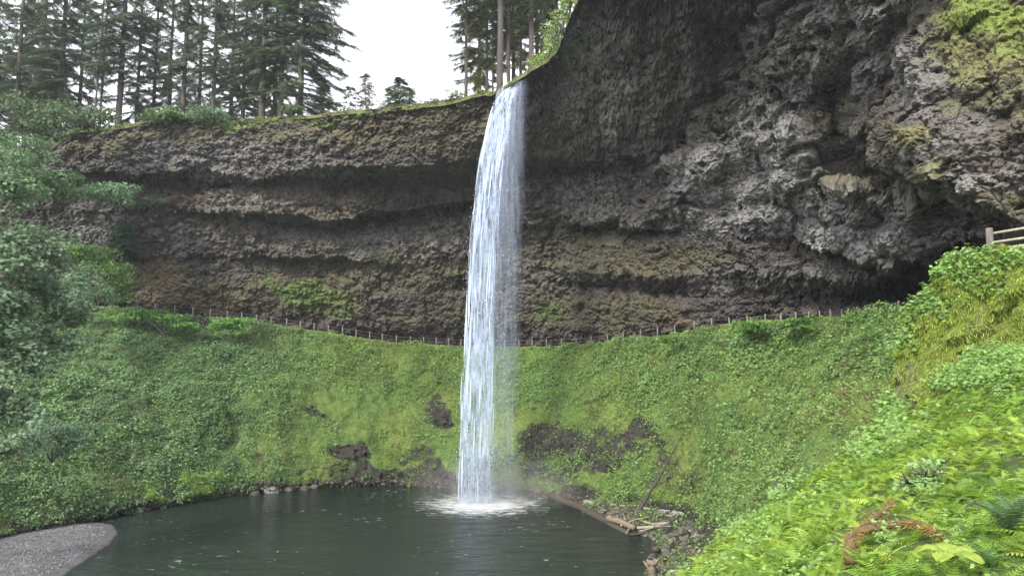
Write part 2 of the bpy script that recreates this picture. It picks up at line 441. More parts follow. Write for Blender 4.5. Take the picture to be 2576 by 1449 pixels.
# levels of the back wall: (px, py, depth offset from the foot)
LV = [
 [(-60, 400, -1), (60, 372, -4), (130, 343, -6.5), (200, 325, -9), (330, 314, -10), (450, 300, -11), (650, 300, -12.5), (800, 290, -15), (900, 278, -16.5), (1000, 272, -19), (1100, 255, -22), (1240, 232, -26), (1330, 178, -31), (1380, 148, -33), (1408, 122, -34), (1432, 50, -37), (1456, -5, -39), (1500, -90, -42), (1600, -190, -40), (1750, -260, -36), (2000, -300, -30), (2560, -300, -8)],
 [(-60, 430, -2), (130, 385, -6.5), (330, 365, -10), (650, 350, -12.6), (900, 335, -16), (1100, 318, -21), (1240, 300, -24), (1330, 260, -27), (1420, 200, -28), (1500, 140, -29.5), (1600, 110, -28), (1750, 60, -22), (2000, -50, -14), (2560, -100, -4)],
 [(-60, 460, -3), (200, 425, -7.5), (330, 438, -9.5), (430, 430, -10), (550, 425, -11), (640, 445, -11), (720, 430, -12.5), (850, 413, -15), (1000, 420, -17), (1100, 413, -18.5), (1200, 395, -20), (1330, 395, -19), (1420, 400, -18), (1550, 408, -15), (1650, 395, -12), (1700, 380, -10), (1800, 290, -7), (1930, 200, -5), (2560, 150, -2)],
 [(-60, 475, -1), (200, 437, -5), (330, 455, -4.5), (430, 468, -4.5), (550, 470, -5), (640, 455, -7), (720, 462, -7), (850, 475, -8), (1000, 478, -9), (1200, 465, -12), (1330, 440, -12), (1550, 432, -8), (1650, 420, -6), (1800, 330, -3), (2560, 250, 0)],
 [(-60, 490, -2), (330, 478, -6), (500, 488, -7), (640, 472, -8.5), (720, 478, -9), (850, 492, -9.5), (1000, 495, -10.5), (1200, 482, -12.5), (1330, 475, -13), (1500, 455, -10.5), (1650, 440, -7.5), (1800, 400, -4), (2560, 350, 0)],
 [(-60, 515, -2.5), (330, 522, -6.3), (460, 520, -7.5), (600, 526, -8.5), (700, 540, -9.3), (800, 548, -9.5), (900, 540, -10.5), (1000, 530, -10.5), (1100, 515, -11), (1200, 500, -12), (1330, 555, -10), (1500, 555, -8), (1600, 545, -6.5), (1700, 530, -5.5), (1800, 550, -3.5), (2560, 480, 0)],
 [(-60, 528, -1), (330, 532, -4), (460, 531, -4), (600, 542, -4), (700, 556, -4), (800, 574, -3.5), (900, 566, -4.5), (1000, 550, -5.5), (1100, 535, -6.5), (1200, 520, -8), (1330, 575, -6.5), (1500, 580, -3.5), (1600, 578, -1), (1700, 572, 0), (1800, 585, 0), (2560, 540, 2)],
 [(-60, 570, -1.5), (330, 565, -5), (600, 585, -5.5), (800, 605, -5.5), (1000, 600, -7), (1200, 590, -8), (1330, 610, -7), (1500, 618, -5.5), (1600, 615, -4), (1700, 612, -3), (1800, 615, -2), (1900, 640, -3), (2000, 620, -3.5), (2560, 590, 0)],
 [(-60, 625, -1), (300, 640, -3.5), (600, 640, -5), (750, 645, -5.5), (850, 647, -5.5), (1000, 665, -6), (1200, 690, -6), (1330, 692, -5), (1500, 688, -4.5), (1700, 690, -3), (1800, 680, -2), (1920, 680, -4), (2050, 690, -4.2), (2200, 690, -3), (2560, 640, 0)],
 [(-60, 640, 0), (300, 655, -2), (600, 655, -3), (750, 662, -2.5), (850, 667, -3), (1000, 685, -4.5), (1200, 708, -4.5), (1330, 706, -3.5), (1500, 718, -1), (1600, 732, 1), (1700, 742, 2), (1800, 735, 1), (1900, 735, 0), (2050, 735, 2), (2200, 735, 4), (2560, 680, 6)],
 [(-60, 700, 0), (300, 700, -2.2), (600, 720, -3.4), (900, 740, -4), (1200, 760, -4), (1330, 755, -3.8), (1500, 765, -3), (1700, 778, -1.5), (1800, 765, -1.5), (1920, 750, -2), (2050, 765, 0), (2200, 760, 3), (2560, 720, 6)],
 [(-60, 745, .3), (300, 758, -1), (600, 775, -1.5), (900, 805, -1.8), (1200, 825, -2), (1330, 815, -2.2), (1500, 820, -2.2), (1700, 812, -1.2), (1850, 795, -1), (2100, 785, 0), (2300, 768, 0), (2560, 740, 2)],
 [(-60, 770, 0), (300, 780, 0), (430, 790, 0), (600, 808, 0), (800, 836, 0), (1000, 862, 0), (1200, 870, 0), (1400, 870, 0), (1500, 862, 0), (1700, 838, 0), (1800, 817, 0), (1900, 804, 0), (2100, 792, 0), (2300, 770, 0), (2420, 748, 0), (2560, 700, 0)],
 [(-60, 850, .5), (430, 870, .5), (800, 920, .5), (1200, 960, .5), (1500, 950, .5), (1900, 930, .5), (2300, 930, .5), (2560, 900, .5)],
]

def loft(px, levels, YBp, rows, wob=9, seed=0, sm=9, ksm=2, fadek=()):
    yb = ip(px, YBp, 1) if YBp else 0
    PY = []; YY = []
    for k, l in enumerate(levels):
        py = ip(px, l, 1); yo = ip(px, l, 2)
        if 0 < k < len(levels) - 1:
            py = py + wob * n1(px / 55, seed + k, 4) + wob * 1.4 * n1(px / 120, seed + k + 80, 2); yo = yo + 1.3 * n1(px / 75, seed + 40 + k, 4)
        PY.append(py); YY.append(yb + yo)
    for k, st in fadek:
        m_ = .78 * ip(px, st, 1) * (1 + .5 * n1(px / 60, seed + 120 + k, 3)); av = .5 * (YY[k - 1] + YY[k + 1])
        YY[k] = av + m_ * (YY[k] - av)
    PY = smooth(np.array(PY), sm, 1); YY = smooth(np.array(YY), sm, 1)
    t = np.linspace(0, 1, sum(rows) + 1); out = []
    kn = np.concatenate([[0], np.cumsum(rows)]) / sum(rows)
    A = np.stack([np.interp(t, kn, PY[:, j]) for j in range(len(px))], 1)
    B = np.stack([np.interp(t, kn, YY[:, j]) for j in range(len(px))], 1)
    A = smooth(A, ksm, 0); B = smooth(B, ksm, 0)
    return W(px[None, :], A, B)

def rock_body(name, G, mat, seed, pale, moss, green, disp, calm=(), tan=()):
    nrm = grid_normals(G)
    c = np.array([0, 0, CAMZ]) - G
    nrm = np.where((nrm * c).sum(-1, keepdims=True) < 0, -nrm, nrm)
    nrm = smooth(smooth(nrm, 4, 0), 4, 1); nrm /= np.linalg.norm(nrm, axis=-1, keepdims=True)
    px, py = proj(G)
    am = 1 - .22 * blob_mask(px, py, calm, seed + 8) if calm else None
    G2 = rock_disp(G, nrm, seed, am=am, **disp)
    n2 = grid_normals(G2); n2 = np.where((n2 * c).sum(-1, keepdims=True) < 0, -n2, n2)
    up = sstep(-.1, .7, n2[..., 2])
    pm = blob_mask(px, py, pale, seed + 3); mm = blob_mask(px, py, moss, seed + 4); gm = blob_mask(px, py, green, seed + 6, .7)
    mm = np.clip(mm * (.5 + .8 * up) + .25 * up * (mm > .02), 0, 1)
    r, cc = G.shape[:2]
    o = mesh_obj(name, G2.reshape(-1, 3), grid_faces(r, cc), mat, None, {'pale': pm.ravel(), 'moss': mm.ravel(), 'green': gm.ravel(), 'tan': (blob_mask(px, py, tan, seed + 7, .4).ravel() if tan else np.zeros(px.size))})
    return G2, o

pxs = np.concatenate([np.arange(-420, -60, 6.), np.arange(-60, 2500, 2.0)])
G = loft(pxs, LV, YB, [32, 44, 24, 12, 32, 16, 28, 32, 16, 32, 32, 26, 10], 13, 3, 7, 1, ((3, [(-60, .3), (250, .4), (330, 1), (560, 1), (640, .4), (700, .9), (900, 1.1), (1200, 1.1), (1330, 1), (1600, .8), (1750, .3)]),
  (6, [(-60, .1), (300, .1), (460, .5), (560, .15), (640, .7), (850, 1.5), (1100, 1.4), (1180, 1), (1260, .2), (1400, .2), (1500, 1.1), (1720, 1.1), (1800, .3)]),
  (9, [(-60, .1), (560, .1), (650, .9), (850, .8), (930, .1), (1250, .1), (1400, .2), (1520, 1.3), (1950, 1.2), (2050, 1.3), (2400, 1)])))
BACK_BASE = G.copy()
pale_b = [(1620, 200, 230, 190, .4), (1470, 130, 80, 130, 1.), (1545, 270, 50, 110, .9), (560, 400, 330, 60, .55), (700, 500, 260, 30, .5), (620, 590, 250, 40, .55), (1000, 600, 240, 50, .8), (1480, 210, 80, 100, .6), (1545, 340, 30, 30, .8), (1550, 490, 260, 60, .95), (1750, 520, 160, 90, .9), (1450, 640, 150, 40, .45), (1100, 560, 100, 40, .7),
          (250, 560, 120, 50, .6), (2000, 700, 200, 60, .35), (1800, 700, 90, 70, .35), (1370, 640, 100, 120, .5)]
moss_b = [(480, 325, 330, 40, .8), (900, 320, 260, 60, .75), (1150, 320, 140, 90, .7), (760, 740, 220, 65, 1.), (1000, 690, 240, 60, .6), (1500, 660, 260, 60, .75), (1500, 790, 260, 40, .6), (600, 770, 200, 40, .9), (1100, 790, 120, 40, .5), (1400, 330, 90, 90, .5), (420, 690, 100, 60, .8),
          (1000, 580, 500, 200, .12), (1750, 640, 80, 40, .6), (1380, 780, 80, 60, .7), (870, 770, 100, 40, .8), (250, 350, 120, 30, .8)]
green_b = [(760, 725, 90, 26, .55), (850, 750, 60, 40, .4), (1385, 800, 60, 20, .35), (700, 303, 260, 9, .7), (170, 345, 60, 10, .5)]
BACK, o = rock_body('cliff', G, M['rock'], 100, pale_b, moss_b, green_b, dict(big=1.3, mid=.6, chip=.52, fine=.3), [(1650, 260, 240, 200, 1.), (1850, 200, 160, 220, 1.), (800, 740, 500, 70, 1.), (1100, 800, 250, 60, .8), (1500, 670, 250, 50, .6), (1500, 800, 250, 50, .7), (700, 350, 400, 50, .35)], [(400, 720, 95, 75, .8), (520, 770, 130, 45, .5), (1740, 815, 60, 24, 1.), (700, 500, 260, 40, .2), (470, 500, 120, 30, .45), (620, 560, 160, 60, .2), (850, 520, 200, 40, .2)])
tag(o, 'dark layered basalt cliff curving behind the waterfall', None, None, 'structure')

# pale crusted buttress on the right
LB = [
 [(1560, -150, 70), (1800, -150, 58), (1930, -140, 51), (2100, -140, 46), (2300, -150, 41), (2560, -150, 36)],
 [(1560, 300, 96), (1640, 250, 82), (1750, 60, 68), (1900, 0, 60), (1960, -20, 54), (2100, -30, 48), (2300, -40, 43), (2560, -60, 38)],
 [(1560, 350, 96), (1640, 300, 84), (1740, 160, 74), (1850, 95, 65), (1930, 70, 56.5), (2100, 60, 49.5), (2300, 60, 45), (2560, 20, 40)],
 [(1560, 380, 96), (1640, 350, 86), (1730, 260, 78), (1800, 190, 69), (1930, 160, 59), (2100, 150, 53), (2300, 170, 48), (2560, 120, 42)],
 [(1560, 410, 95), (1640, 390, 86), (1730, 330, 76), (1800, 280, 68.5), (1930, 250, 60.5), (2050, 240, 60), (2100, 245, 61), (2180, 250, 53), (2300, 260, 54), (2560, 200, 44)],
 [(1560, 430, 93), (1640, 425, 85), (1720, 400, 76.5), (1800, 360, 69.5), (1930, 340, 62), (2060, 330, 57), (2100, 335, 60), (2150, 345, 53), (2300, 350, 55), (2560, 300, 48)],
 [(1560, 470, 91), (1640, 465, 85), (1750, 450, 76), (1900, 430, 66), (2030, 410, 58), (2090, 425, 59), (2150, 440, 59), (2250, 448, 58.5), (2400, 445, 56), (2560, 400, 46)],
 [(1560, 520, 90), (1700, 510, 82), (1850, 490, 70.5), (2000, 470, 61), (2090, 462, 54.5), (2150, 468, 52.5), (2300, 475, 49), (2450, 490, 45), (2560, 470, 43)],
 [(1560, 560, 92), (1700, 550, 84), (1850, 560, 71.5), (2000, 560, 64), (2150, 560, 58), (2300, 560, 51), (2450, 530, 45), (2560, 520, 42)],
 [(1560, 590, 98), (1700, 590, 90), (1850, 600, 74), (1960, 610, 67), (2100, 640, 60), (2250, 665, 53), (2330, 650, 50), (2450, 590, 45), (2560, 560, 42)],
 [(1560, 580, 103), (1700, 575, 97), (1850, 600, 82), (1960, 615, 76), (2100, 650, 71), (2250, 690, 66), (2350, 680, 64), (2450, 620, 60), (2560, 580, 58)],
]
pxs = np.arange(1560, 2560, 2.2)
G = loft(pxs, LB, None, [10, 22, 30, 30, 28, 30, 30, 34, 32, 16], 12, 30, 5, 1)
pale_b = [(2080, 150, 150, 150, 1.), (2000, 330, 200, 120, 1.), (1850, 430, 220, 110, .95), (2100, 560, 280, 90, .95), (2330, 120, 120, 120, .8), (2300, 570, 140, 60, .7), (1800, 560, 130, 40, .8), (2260, 330, 120, 100, .75), (2250, 40, 300, 60, .8)]
moss_b = [(2090, 300, 70, 50, 1.), (2170, 462, 150, 16, .45), (2200, 470, 180, 40, .7), (2300, 40, 60, 40, .6), (2120, 200, 40, 40, .5), (2400, 480, 100, 50, .6), (2060, 190, 400, 400, .15)]
BUT, o = rock_body('buttress', G, M['rock_near'], 200, pale_b, moss_b, [(2330, 10, 60, 30, .3)], dict(big=3.2, mid=1.7, chip=.66, fine=.26, pit=1.0, k=.8, r0=62.))
tag(o, 'pale grey crusted rock buttress overhanging to the right of the falls', None, None, 'structure')

# nearer mossy rock mass at the right
LN = [
 [(2180, -120, 60), (2260, -100, 52), (2400, -120, 46), (2750, -140, 40)],
 [(2180, 40, 58), (2262, 40, 50), (2330, 0, 44), (2400, -30, 42), (2750, -60, 36)],
 [(2180, 150, 57), (2255, 140, 48), (2310, 110, 41.5), (2400, 60, 39), (2750, 20, 33)],
 [(2180, 260, 55), (2262, 250, 46), (2310, 240, 40), (2400, 200, 36.5), (2750, 150, 31)],
 [(2180, 320, 53), (2228, 325, 43), (2280, 325, 38.5), (2400, 310, 35.5), (2750, 260, 30)],
 [(2180, 370, 52), (2238, 372, 42), (2290, 380, 38), (2400, 390, 35), (2750, 350, 29)],
 [(2180, 400, 52), (2270, 410, 42), (2320, 430, 38), (2420, 470, 34.5), (2576, 500, 31.5), (2750, 480, 28.5)],
 [(2180, 420, 53), (2270, 430, 44), (2330, 455, 39), (2420, 500, 35), (2500, 530, 33), (2576, 567, 31.5), (2750, 590, 29)],
 [(2180, 420, 56), (2270, 432, 50), (2330, 462, 46), (2420, 510, 44), (2500, 545, 42), (2576, 580, 40), (2750, 620, 38)],
]
pxs = np.arange(2180, 2750, 1.8)
G = loft(pxs, LN, None, [20, 40, 46, 40, 30, 46, 26, 12], 9, 60, 10)
pale_b = [(2300, 200, 80, 120, .7), (2450, 470, 90, 60, .8), (2330, 380, 50, 50, .7), (2560, 440, 60, 60, .5), (2420, 360, 100, 100, .35)]
moss_b = [(2500, 110, 190, 110, .9), (2560, 250, 110, 60, .4), (2280, 340, 50, 40, .9), (2400, 110, 70, 60, .6), (2350, 410, 60, 30, .6), (2500, 500, 80, 40, .35)]
green_b = [(2500, 40, 150, 45, 1.), (2560, 110, 60, 40, .6), (2400, 260, 40, 30, .25)]
NEAR, o = rock_body('rock_mass', G, M['rock_mossy'], 300, pale_b, moss_b, green_b, dict(big=1.7, mid=1.05, chip=.42, fine=.17, pit=.45, k=.6, r0=36.))
tag(o, 'brown rock mass with yellow moss at the upper right corner', None, None, 'structure')

def sample(G, n, wgt=None, rng=RNG):
    """random points on a grid surface: position, normal, row and column fraction"""
    a = G[:-1, 1:] - G[:-1, :-1]; b = G[1:, :-1] - G[:-1, :-1]
    ar = np.linalg.norm(np.cross(a, b), axis=-1)
    if wgt is not None: ar = ar * wgt[:-1, :-1]
    p = ar.ravel() / ar.sum()
    k = rng.choice(len(p), n, p=p); r, c = np.unravel_index(k, ar.shape)
    u, v = rng.random(n)[:, None], rng.random(n)[:, None]
    P = (G[r, c] * (1 - u) + G[r, c + 1] * u) * (1 - v) + (G[r + 1, c] * (1 - u) + G[r + 1, c + 1] * u) * v
    nn = np.cross(a[r, c], b[r, c]); nn /= np.linalg.norm(nn, axis=1, keepdims=True) + 1e-9
    nn = np.where((nn * (np.array([0, 0, CAMZ + 40]) - P)).sum(1, keepdims=True) < 0, -nn, nn)
    return P, nn, r, c

# ------------------------------------------------------------------ plateau above the rim
rp = np.arange(-900, 1560, 8.)
rim = np.stack([np.interp(rp, [-900, -60, *pxs[:0]], [0, 0]) * 0 + rp, ip(rp, LV[0], 1), ip(rp, YB, 1) + ip(rp, LV[0], 2)], -1)
R0 = W(rim[:, 0], rim[:, 1], rim[:, 2])
rows = []
for d, dz in ((-.2, -.5), (.0, .0), (.8, .1), (2.5, .15), (6, .25), (14, .5), (30, 1.0), (70, 2.5), (160, 4), (420, 5)):
    q = R0.copy(); k = d * (1 + .0 * rp)
    q[:, 1] += np.where(rp > 1240, d * .55, d); q[:, 0] += np.where(rp > 1240, d * .9, 0) + (np.sign(q[:, 0]) * d * .3 if d > 10 else 0)
    q[:, 2] += dz; rows.append(q)
PL = np.array(rows); PL[..., 2] += .45 * fbm(PL / 3.5, 4, 5)
o = mesh_obj('plateau', PL.reshape(-1, 3), grid_faces(*PL.shape[:2]), M['moss_floor'], None, None, True)
tag(o, None, None, None, 'structure')

rng = np.random.default_rng(12)
P, nn, r, c = sample(PL[:5], 9000, (PL[:5, :, 0] > -75) * np.array([1.5, 3, 1.5, .6, .2])[:, None] * 1., rng)
k = fbm(P / 2.5, 3, 17) > -.22; P, nn = P[k], nn[k]
Lv = Leaves(); Lv.add(P - np.array([0, 0, .05]), frames_dir(np.array([0, -.5, .5]) + .6 * rng.normal(size=P.shape), rng.random(len(P)) * 6), .25 + .4 * rng.random(len(P)), BLADE, varcol(len(P), (.09, .115, .03), (.23, .24, .08), .2, rng))
Lv.add(P - np.array([0, .1, .1]), rotmats(rng.normal(size=P.shape) + np.array([0, -.5, .8]), rng.random(len(P)) * 6), .16 + .18 * rng.random(len(P)), LEAF, varcol(len(P), (.07, .12, .03), (.17, .23, .06), .2, rng))
o = Lv.build('grass', M['leaf']); tag(o, 'mossy grass fringing the cliff rim', 'grass', None, 'stuff')

# ------------------------------------------------------------------ trail, slope, water
TR = [(-600, 735, 95), (-150, 748, 99), (200, 768, 101), (430, 786, 102.5), (600, 803, 104), (800, 832, 106), (1000, 863, 108), (1200, 872, 109.5), (1300, 873, 108), (1400, 872, 105), (1500, 864, 100), (1610, 850, 93), (1700, 840, 86), (1800, 819, 78), (1900, 808, 72.5), (2035, 800, 68), (2118, 795, 65), (2199, 785, 59), (2260, 778, 55), (2314, 770, 51), (2450, 740, 42), (2640, 700, 36), (2900, 640, 31)]
tp = np.arange(-600, 2900, 6.)
T0 = W(tp, ip(tp, TR, 1), ip(tp, TR, 2)); T0 = smooth(T0, 4, 0)
FT = [(-860, 1560), (-320, 1470), (0, 1345), (300, 1280), (580, 1232), (800, 1212), (1000, 1205), (1200, 1218), (1330, 1228), (1430, 1240), (1500, 1252), (1560, 1262), (1640, 1275), (1720, 1292), (1760, 1315), (1790, 1345), (1800, 1375), (1805, 1400), (1810, 1430), (1815, 1470), (1830, 1540), (1880, 1640), (2000, 1800)]
FU = [TR[k][0] for k in range(len(TR))]
fpx = np.interp(tp, FU, [f[0] for f in FT]); fpy = np.interp(tp, FU, [f[1] for f in FT])
F0 = W(fpx, fpy, Yz(fpy, .7)); F0 = smooth(F0, 4, 0)
BT = [(-890, 1600), (-340, 1500), (0, 1356), (300, 1289), (580, 1243), (800, 1224), (1000, 1219), (1200, 1232), (1330, 1241), (1430, 1262), (1490, 1290), (1540, 1320), (1590, 1340), (1640, 1352), (1668, 1375), (1672, 1395), (1655, 1415), (1635, 1435), (1615, 1460), (1590, 1500), (1560, 1570), (1540, 1680), (1520, 1850)]
bpx = np.interp(tp, FU, [f[0] for f in BT]); bpy_ = np.interp(tp, FU, [f[1] for f in BT])
B0 = W(bpx, bpy_, Yz(bpy_, 0.)); B0 = smooth(B0, 3, 0)
nr = 110
tt = np.linspace(0, 1, nr)[:, None, None]
S = T0[None] * (1 - tt) + F0[None] * tt
outw = F0 - T0; outw[:, 2] = 0; outw /= np.linalg.norm(outw, axis=1, keepdims=True)
S = S + outw[None] * (np.sin(pi * tt) * 1.2)
sn = grid_normals(S); sn = np.where((sn * (np.array([0, -20, 60.]) - S)).sum(-1, keepdims=True) < 0, -sn, sn)
edge = np.sin(pi * np.clip(tt[..., 0], 0.02, .98)) ** .5
S = S + sn * (edge * (1.3 * fbm(S / 6, 4, 77) + .7 * fbm(S / 1.8, 3, 78)))[..., None]
app = [F0 * (1 - k) + B0 * k for k in np.linspace(0, 1, 14)[1:]]
app = np.array(app); app[..., 2] += .18 * fbm(app / .9, 3, 5) * np.linspace(1, .3, 13)[:, None]
under = B0 + np.array([0, -1.5, -1.6])
trail_in = T0 - outw * 5.0; trail_in[:, 2] += .3
lip = T0 - outw * .15
SL = np.concatenate([[trail_in, lip], S, app, [under]])
spx, spy = proj(SL)
bare_b = [(1110, 1025, 48, 52, 1.), (890, 1145, 62, 28, .9), (1040, 1150, 60, 35, .6), (1410, 1115, 125, 55, 1.0), (1500, 1150, 120, 60, .9), (1600, 1095, 100, 32, .8), (1700, 1200, 120, 50, .55), (1350, 1190, 70, 40, .7), (805, 1050, 40, 14, .8), (1600, 1080, 90, 40, .6), (1260, 1160, 120, 60, .6), (1700, 1130, 60, 40, .5), (1405, 1000, 20, 40, .5), (1500, 870, 30, 8, .2), (500, 810, 45, 28, .9), (1330, 1030, 60, 40, .35), (1850, 1180, 60, 30, .45), (950, 1185, 180, 22, .8), (1110, 1190, 90, 28, .9), (1650, 1150, 130, 60, .55), (1740, 1230, 90, 30, .5), (1400, 1190, 130, 45, .6), (1560, 1110, 160, 50, .6), (760, 1190, 40, 10, .8), (620, 985, 30, 10, .4), (1600, 1210, 120, 30, .35)]
bare = blob_mask(spx, spy, bare_b, 41)
ri = np.arange(len(SL)); foot = np.zeros_like(spx); foot[2 + nr - 1:] = 1; foot[2 + nr - 12:2 + nr - 1] = np.linspace(.05, .95, 11)[:, None]
foot *= np.clip(.75 + .6 * fbm(SL / 4, 3, 9), 0, 1)
foot *= np.where(spx < 560, .75, 1.)
bare = bare * np.clip(.85 + .8 * fbm(SL / 2.2, 3, 72), .2, 1); rockm = np.clip(np.maximum(bare, foot), 0, 1); rockm[:2] = .8
def slope_mat():
    m, nt, out = newmat('green_bank'); L = nt.links.new
    co = objco(nt); a = noise(nt, co, 1.1, 6, .7); b = noise(nt, co, 5, 4, .7); c = noise(nt, co, .12, 3, .5)
    g = ramp(nt, a, [(.35, (.035, .075, .015)), (.6, (.085, .16, .03)), (.75, (.12, .19, .04))])
    g = mixc(nt, ramp(nt, c, [(.42, 0.), (.62, 1.)]), g, mixc(nt, a, (.07, .10, .015), (.17, .22, .045)))
    r = ramp(nt, mth(nt, 'ADD', mth(nt, 'MULTIPLY', a, .5), mth(nt, 'MULTIPLY', b, .5)), [(.35, (.008, .008, .008)), (.55, (.028, .026, .024)), (.72, (.085, .080, .074))])
    k = mth(nt, 'ADD', attr(nt, 'bare'), mth(nt, 'MULTIPLY', mth(nt, 'SUBTRACT', a, .5), .9))
    c2 = mixc(nt, ramp(nt, k, [(.38, 0.), (.6, 1.)]), g, r)
    bs = N(nt, 'ShaderNodeBsdfPrincipled'); L(c2, bs.inputs['Base Color']); bs.inputs['Roughness'].default_value = .85
    bp = N(nt, 'ShaderNodeBump'); bp.inputs['Strength'].default_value = .8; bp.inputs['Distance'].default_value = .35
    L(mth(nt, 'ADD', a, mth(nt, 'MULTIPLY', b, .4)), bp.inputs['Height']); L(bp.outputs[0], bs.inputs['Normal']); L(bs.outputs[0], out.inputs[0]); return m
M['slope'] = slope_mat()
# rugged rock where the bank is bare
n2 = grid_normals(SL); n2 = np.where((n2 * (np.array([0, -20, 60.]) - SL)).sum(-1, keepdims=True) < 0, -n2, n2)
w1, w2, wf, wr = worley(SL / .8, 5)
SLd = SL + n2 * (rockm * (.8 * (wr - .5) + .6 * wf))[..., None] * (ri[:, None, None] > 3) * (ri[:, None, None] < len(SL) - 1)
o = mesh_obj('bank', SLd.reshape(-1, 3), grid_faces(*SL.shape[:2]), M['slope'], None, {'bare': rockm.ravel()})
tag(o, None, None, None, 'structure')

def cover(G, n, wgt, zone, rng, lift=.35, sc=1.0):
    """leafy ground cover: broad leaves and blades whose colour and size follow the kind of plant in each zone"""
    Lv = Leaves()
    P, nn, r, c = sample(G, n, wgt, rng)
    px, py = proj(P)
    broad, cola, colb = zone(px, py, P)
    lump = fbm(P / 1.6, 3, 91) * 1.2 + .5 * fbm(P / 3.4, 2, 95)
    is_b = rng.random(len(P)) < broad
    # broad leaves
    k = is_b
    up = nn * .5 + np.array([0, -.25, .75]) + .55 * rng.normal(size=nn.shape)
    sz = sc * (.11 + .14 * rng.random(len(P))) * (1 + .45 * fbm(P / 5, 3, 97)) * (.75 + .5 * broad)
    tonep = (1 + .36 * fbm(P / np.array([2.6, 2.6, 4.5]), 4, 93))[:, None]
    Q = P + nn * (lift * np.clip(.7 + 1.9 * lump, .02, 3) * rng.random(len(P)) ** .5)[:, None]
    Rm = rotmats(up, rng.random(len(P)) * 2 * pi)
    t = rng.random((len(P), 1)); col = (cola * (1 - t) + colb * t) * (1 + .2 * rng.normal(size=(len(P), 1))).clip(.4, 1.7) * tonep
    Lv.add(Q[k], Rm[k], sz[k], LEAF2, col[k])
    # blades, hanging down the bank
    k = ~is_b
    d = nn * (.6 + .3 * rng.normal(size=(len(P), 1))) + np.array([0, 0, -.15]) + .5 * rng.normal(size=nn.shape)
    Rm = frames_dir(d, rng.random(len(P)) * 6.28)
    Lv.add(P[k] - nn[k] * .05, Rm[k], (sz * 1.35)[k], BLADE, col[k])
    return Lv

def slope_zone(px, py, P):
    bl = fbm(P / 9, 3, 61); b2 = fbm(P / 4, 3, 62)
    left = 1 - sstep(450, 1000, px); right = sstep(1250, 1900, px)
    topz = 1 - sstep(60, 190, py - np.interp(px, [t[0] for t in TR], [t[1] for t in TR]) + 50 * bl)
    mid = np.exp(-((px - 900) / 170) ** 2)
    broad = np.clip(.25 + .55 * topz + .45 * left - .35 * mid + .4 * b2, .05, .97)
    n = len(px); o = np.ones((n, 1))
    A = o * np.array([.115, .20, .065]); B = o * np.array([.23, .37, .13])
    yel = np.clip(.6 * mid + .5 * right * (1 - topz) + .4 * bl, 0, 1)[:, None]
    A = A * (1 - yel) + np.array([.135, .20, .05]) * yel; B = B * (1 - yel) + np.array([.25, .35, .105]) * yel
    lf = (left * .75)[:, None]
    A = A * (1 - lf) + np.array([.085, .155, .075]) * lf; B = B * (1 - lf) + np.array([.20, .33, .17]) * lf
    return broad, A, B

kg = np.clip(1.22 - 1.2 * rockm + .9 * fbm(SL / 1.1, 3, 71) * (rockm > .05), 0.08, 1) ; kg[:3] = 0
kg = kg * (spx > -330) * (spx < 2400)
wz = kg * (.65 + .7 * sstep(-.3, .3, fbm(SL / 3, 3, 88)))
Lv = cover(SLd, 760000, wz, slope_zone, np.random.default_rng(21), .5)
rng = np.random.default_rng(61)
pat = sstep(.12, .36, fbm(SL / 3.2, 3, 191)) * kg
P, nn, r, c = sample(SLd, 12000, pat + 1e-6, rng)
Q = P + nn * (.75 * rng.random(len(P)) ** .6)[:, None]
Lv.add(Q, rotmats(nn * .5 + np.array([0, -.2, .7]) + .5 * rng.normal(size=P.shape), rng.random(len(P)) * 6.28), .15 + .19 * rng.random(len(P)), MAPLE, varcol(len(P), (.10, .19, .06), (.21, .35, .13), .2, rng))
P, nn, r, c = sample(SLd, 9000, kg * sstep(.0, .35, fbm(SL / 2.4, 3, 197)) + 1e-6, rng)
Lv.add(P, frames_dir(nn + np.array([0, 0, .5]) + .6 * rng.normal(size=P.shape), rng.random(len(P)) * 6), np.stack([.5 + .6 * rng.random(len(P)), .12 + 0 * P[:, 0], .5 + 0 * P[:, 0]], -1), BLADE, varcol(len(P), (.07, .055, .03), (.20, .17, .08), .2, rng))
P, nn, r, c = sample(SLd, 1500, kg * np.clip(2.2 * fbm(SL / 1.3, 3, 199) + .3, 0, 1) * blob_mask(spx, spy, [(520, 1225, 80, 22, 1.), (440, 1245, 60, 14, .8), (600, 1205, 40, 16, .6)], 49) + 1e-7, rng)
for q in range(6):
    Lv.add(P, frames_dir(nn * .8 + np.array([0, 0, .9]) + .5 * rng.normal(size=P.shape), rng.random(len(P)) * 6), .3 + .35 * rng.random(len(P)), BLADE, varcol(len(P), (.19, .31, .06), (.36, .50, .13), .2, rng))
o = Lv.build('undergrowth', M['leaf'])
tag(o, None, None, None, 'stuff'); o['label'] = 'low green leafy undergrowth covering the steep bank around the pool'; o['category'] = 'undergrowth'

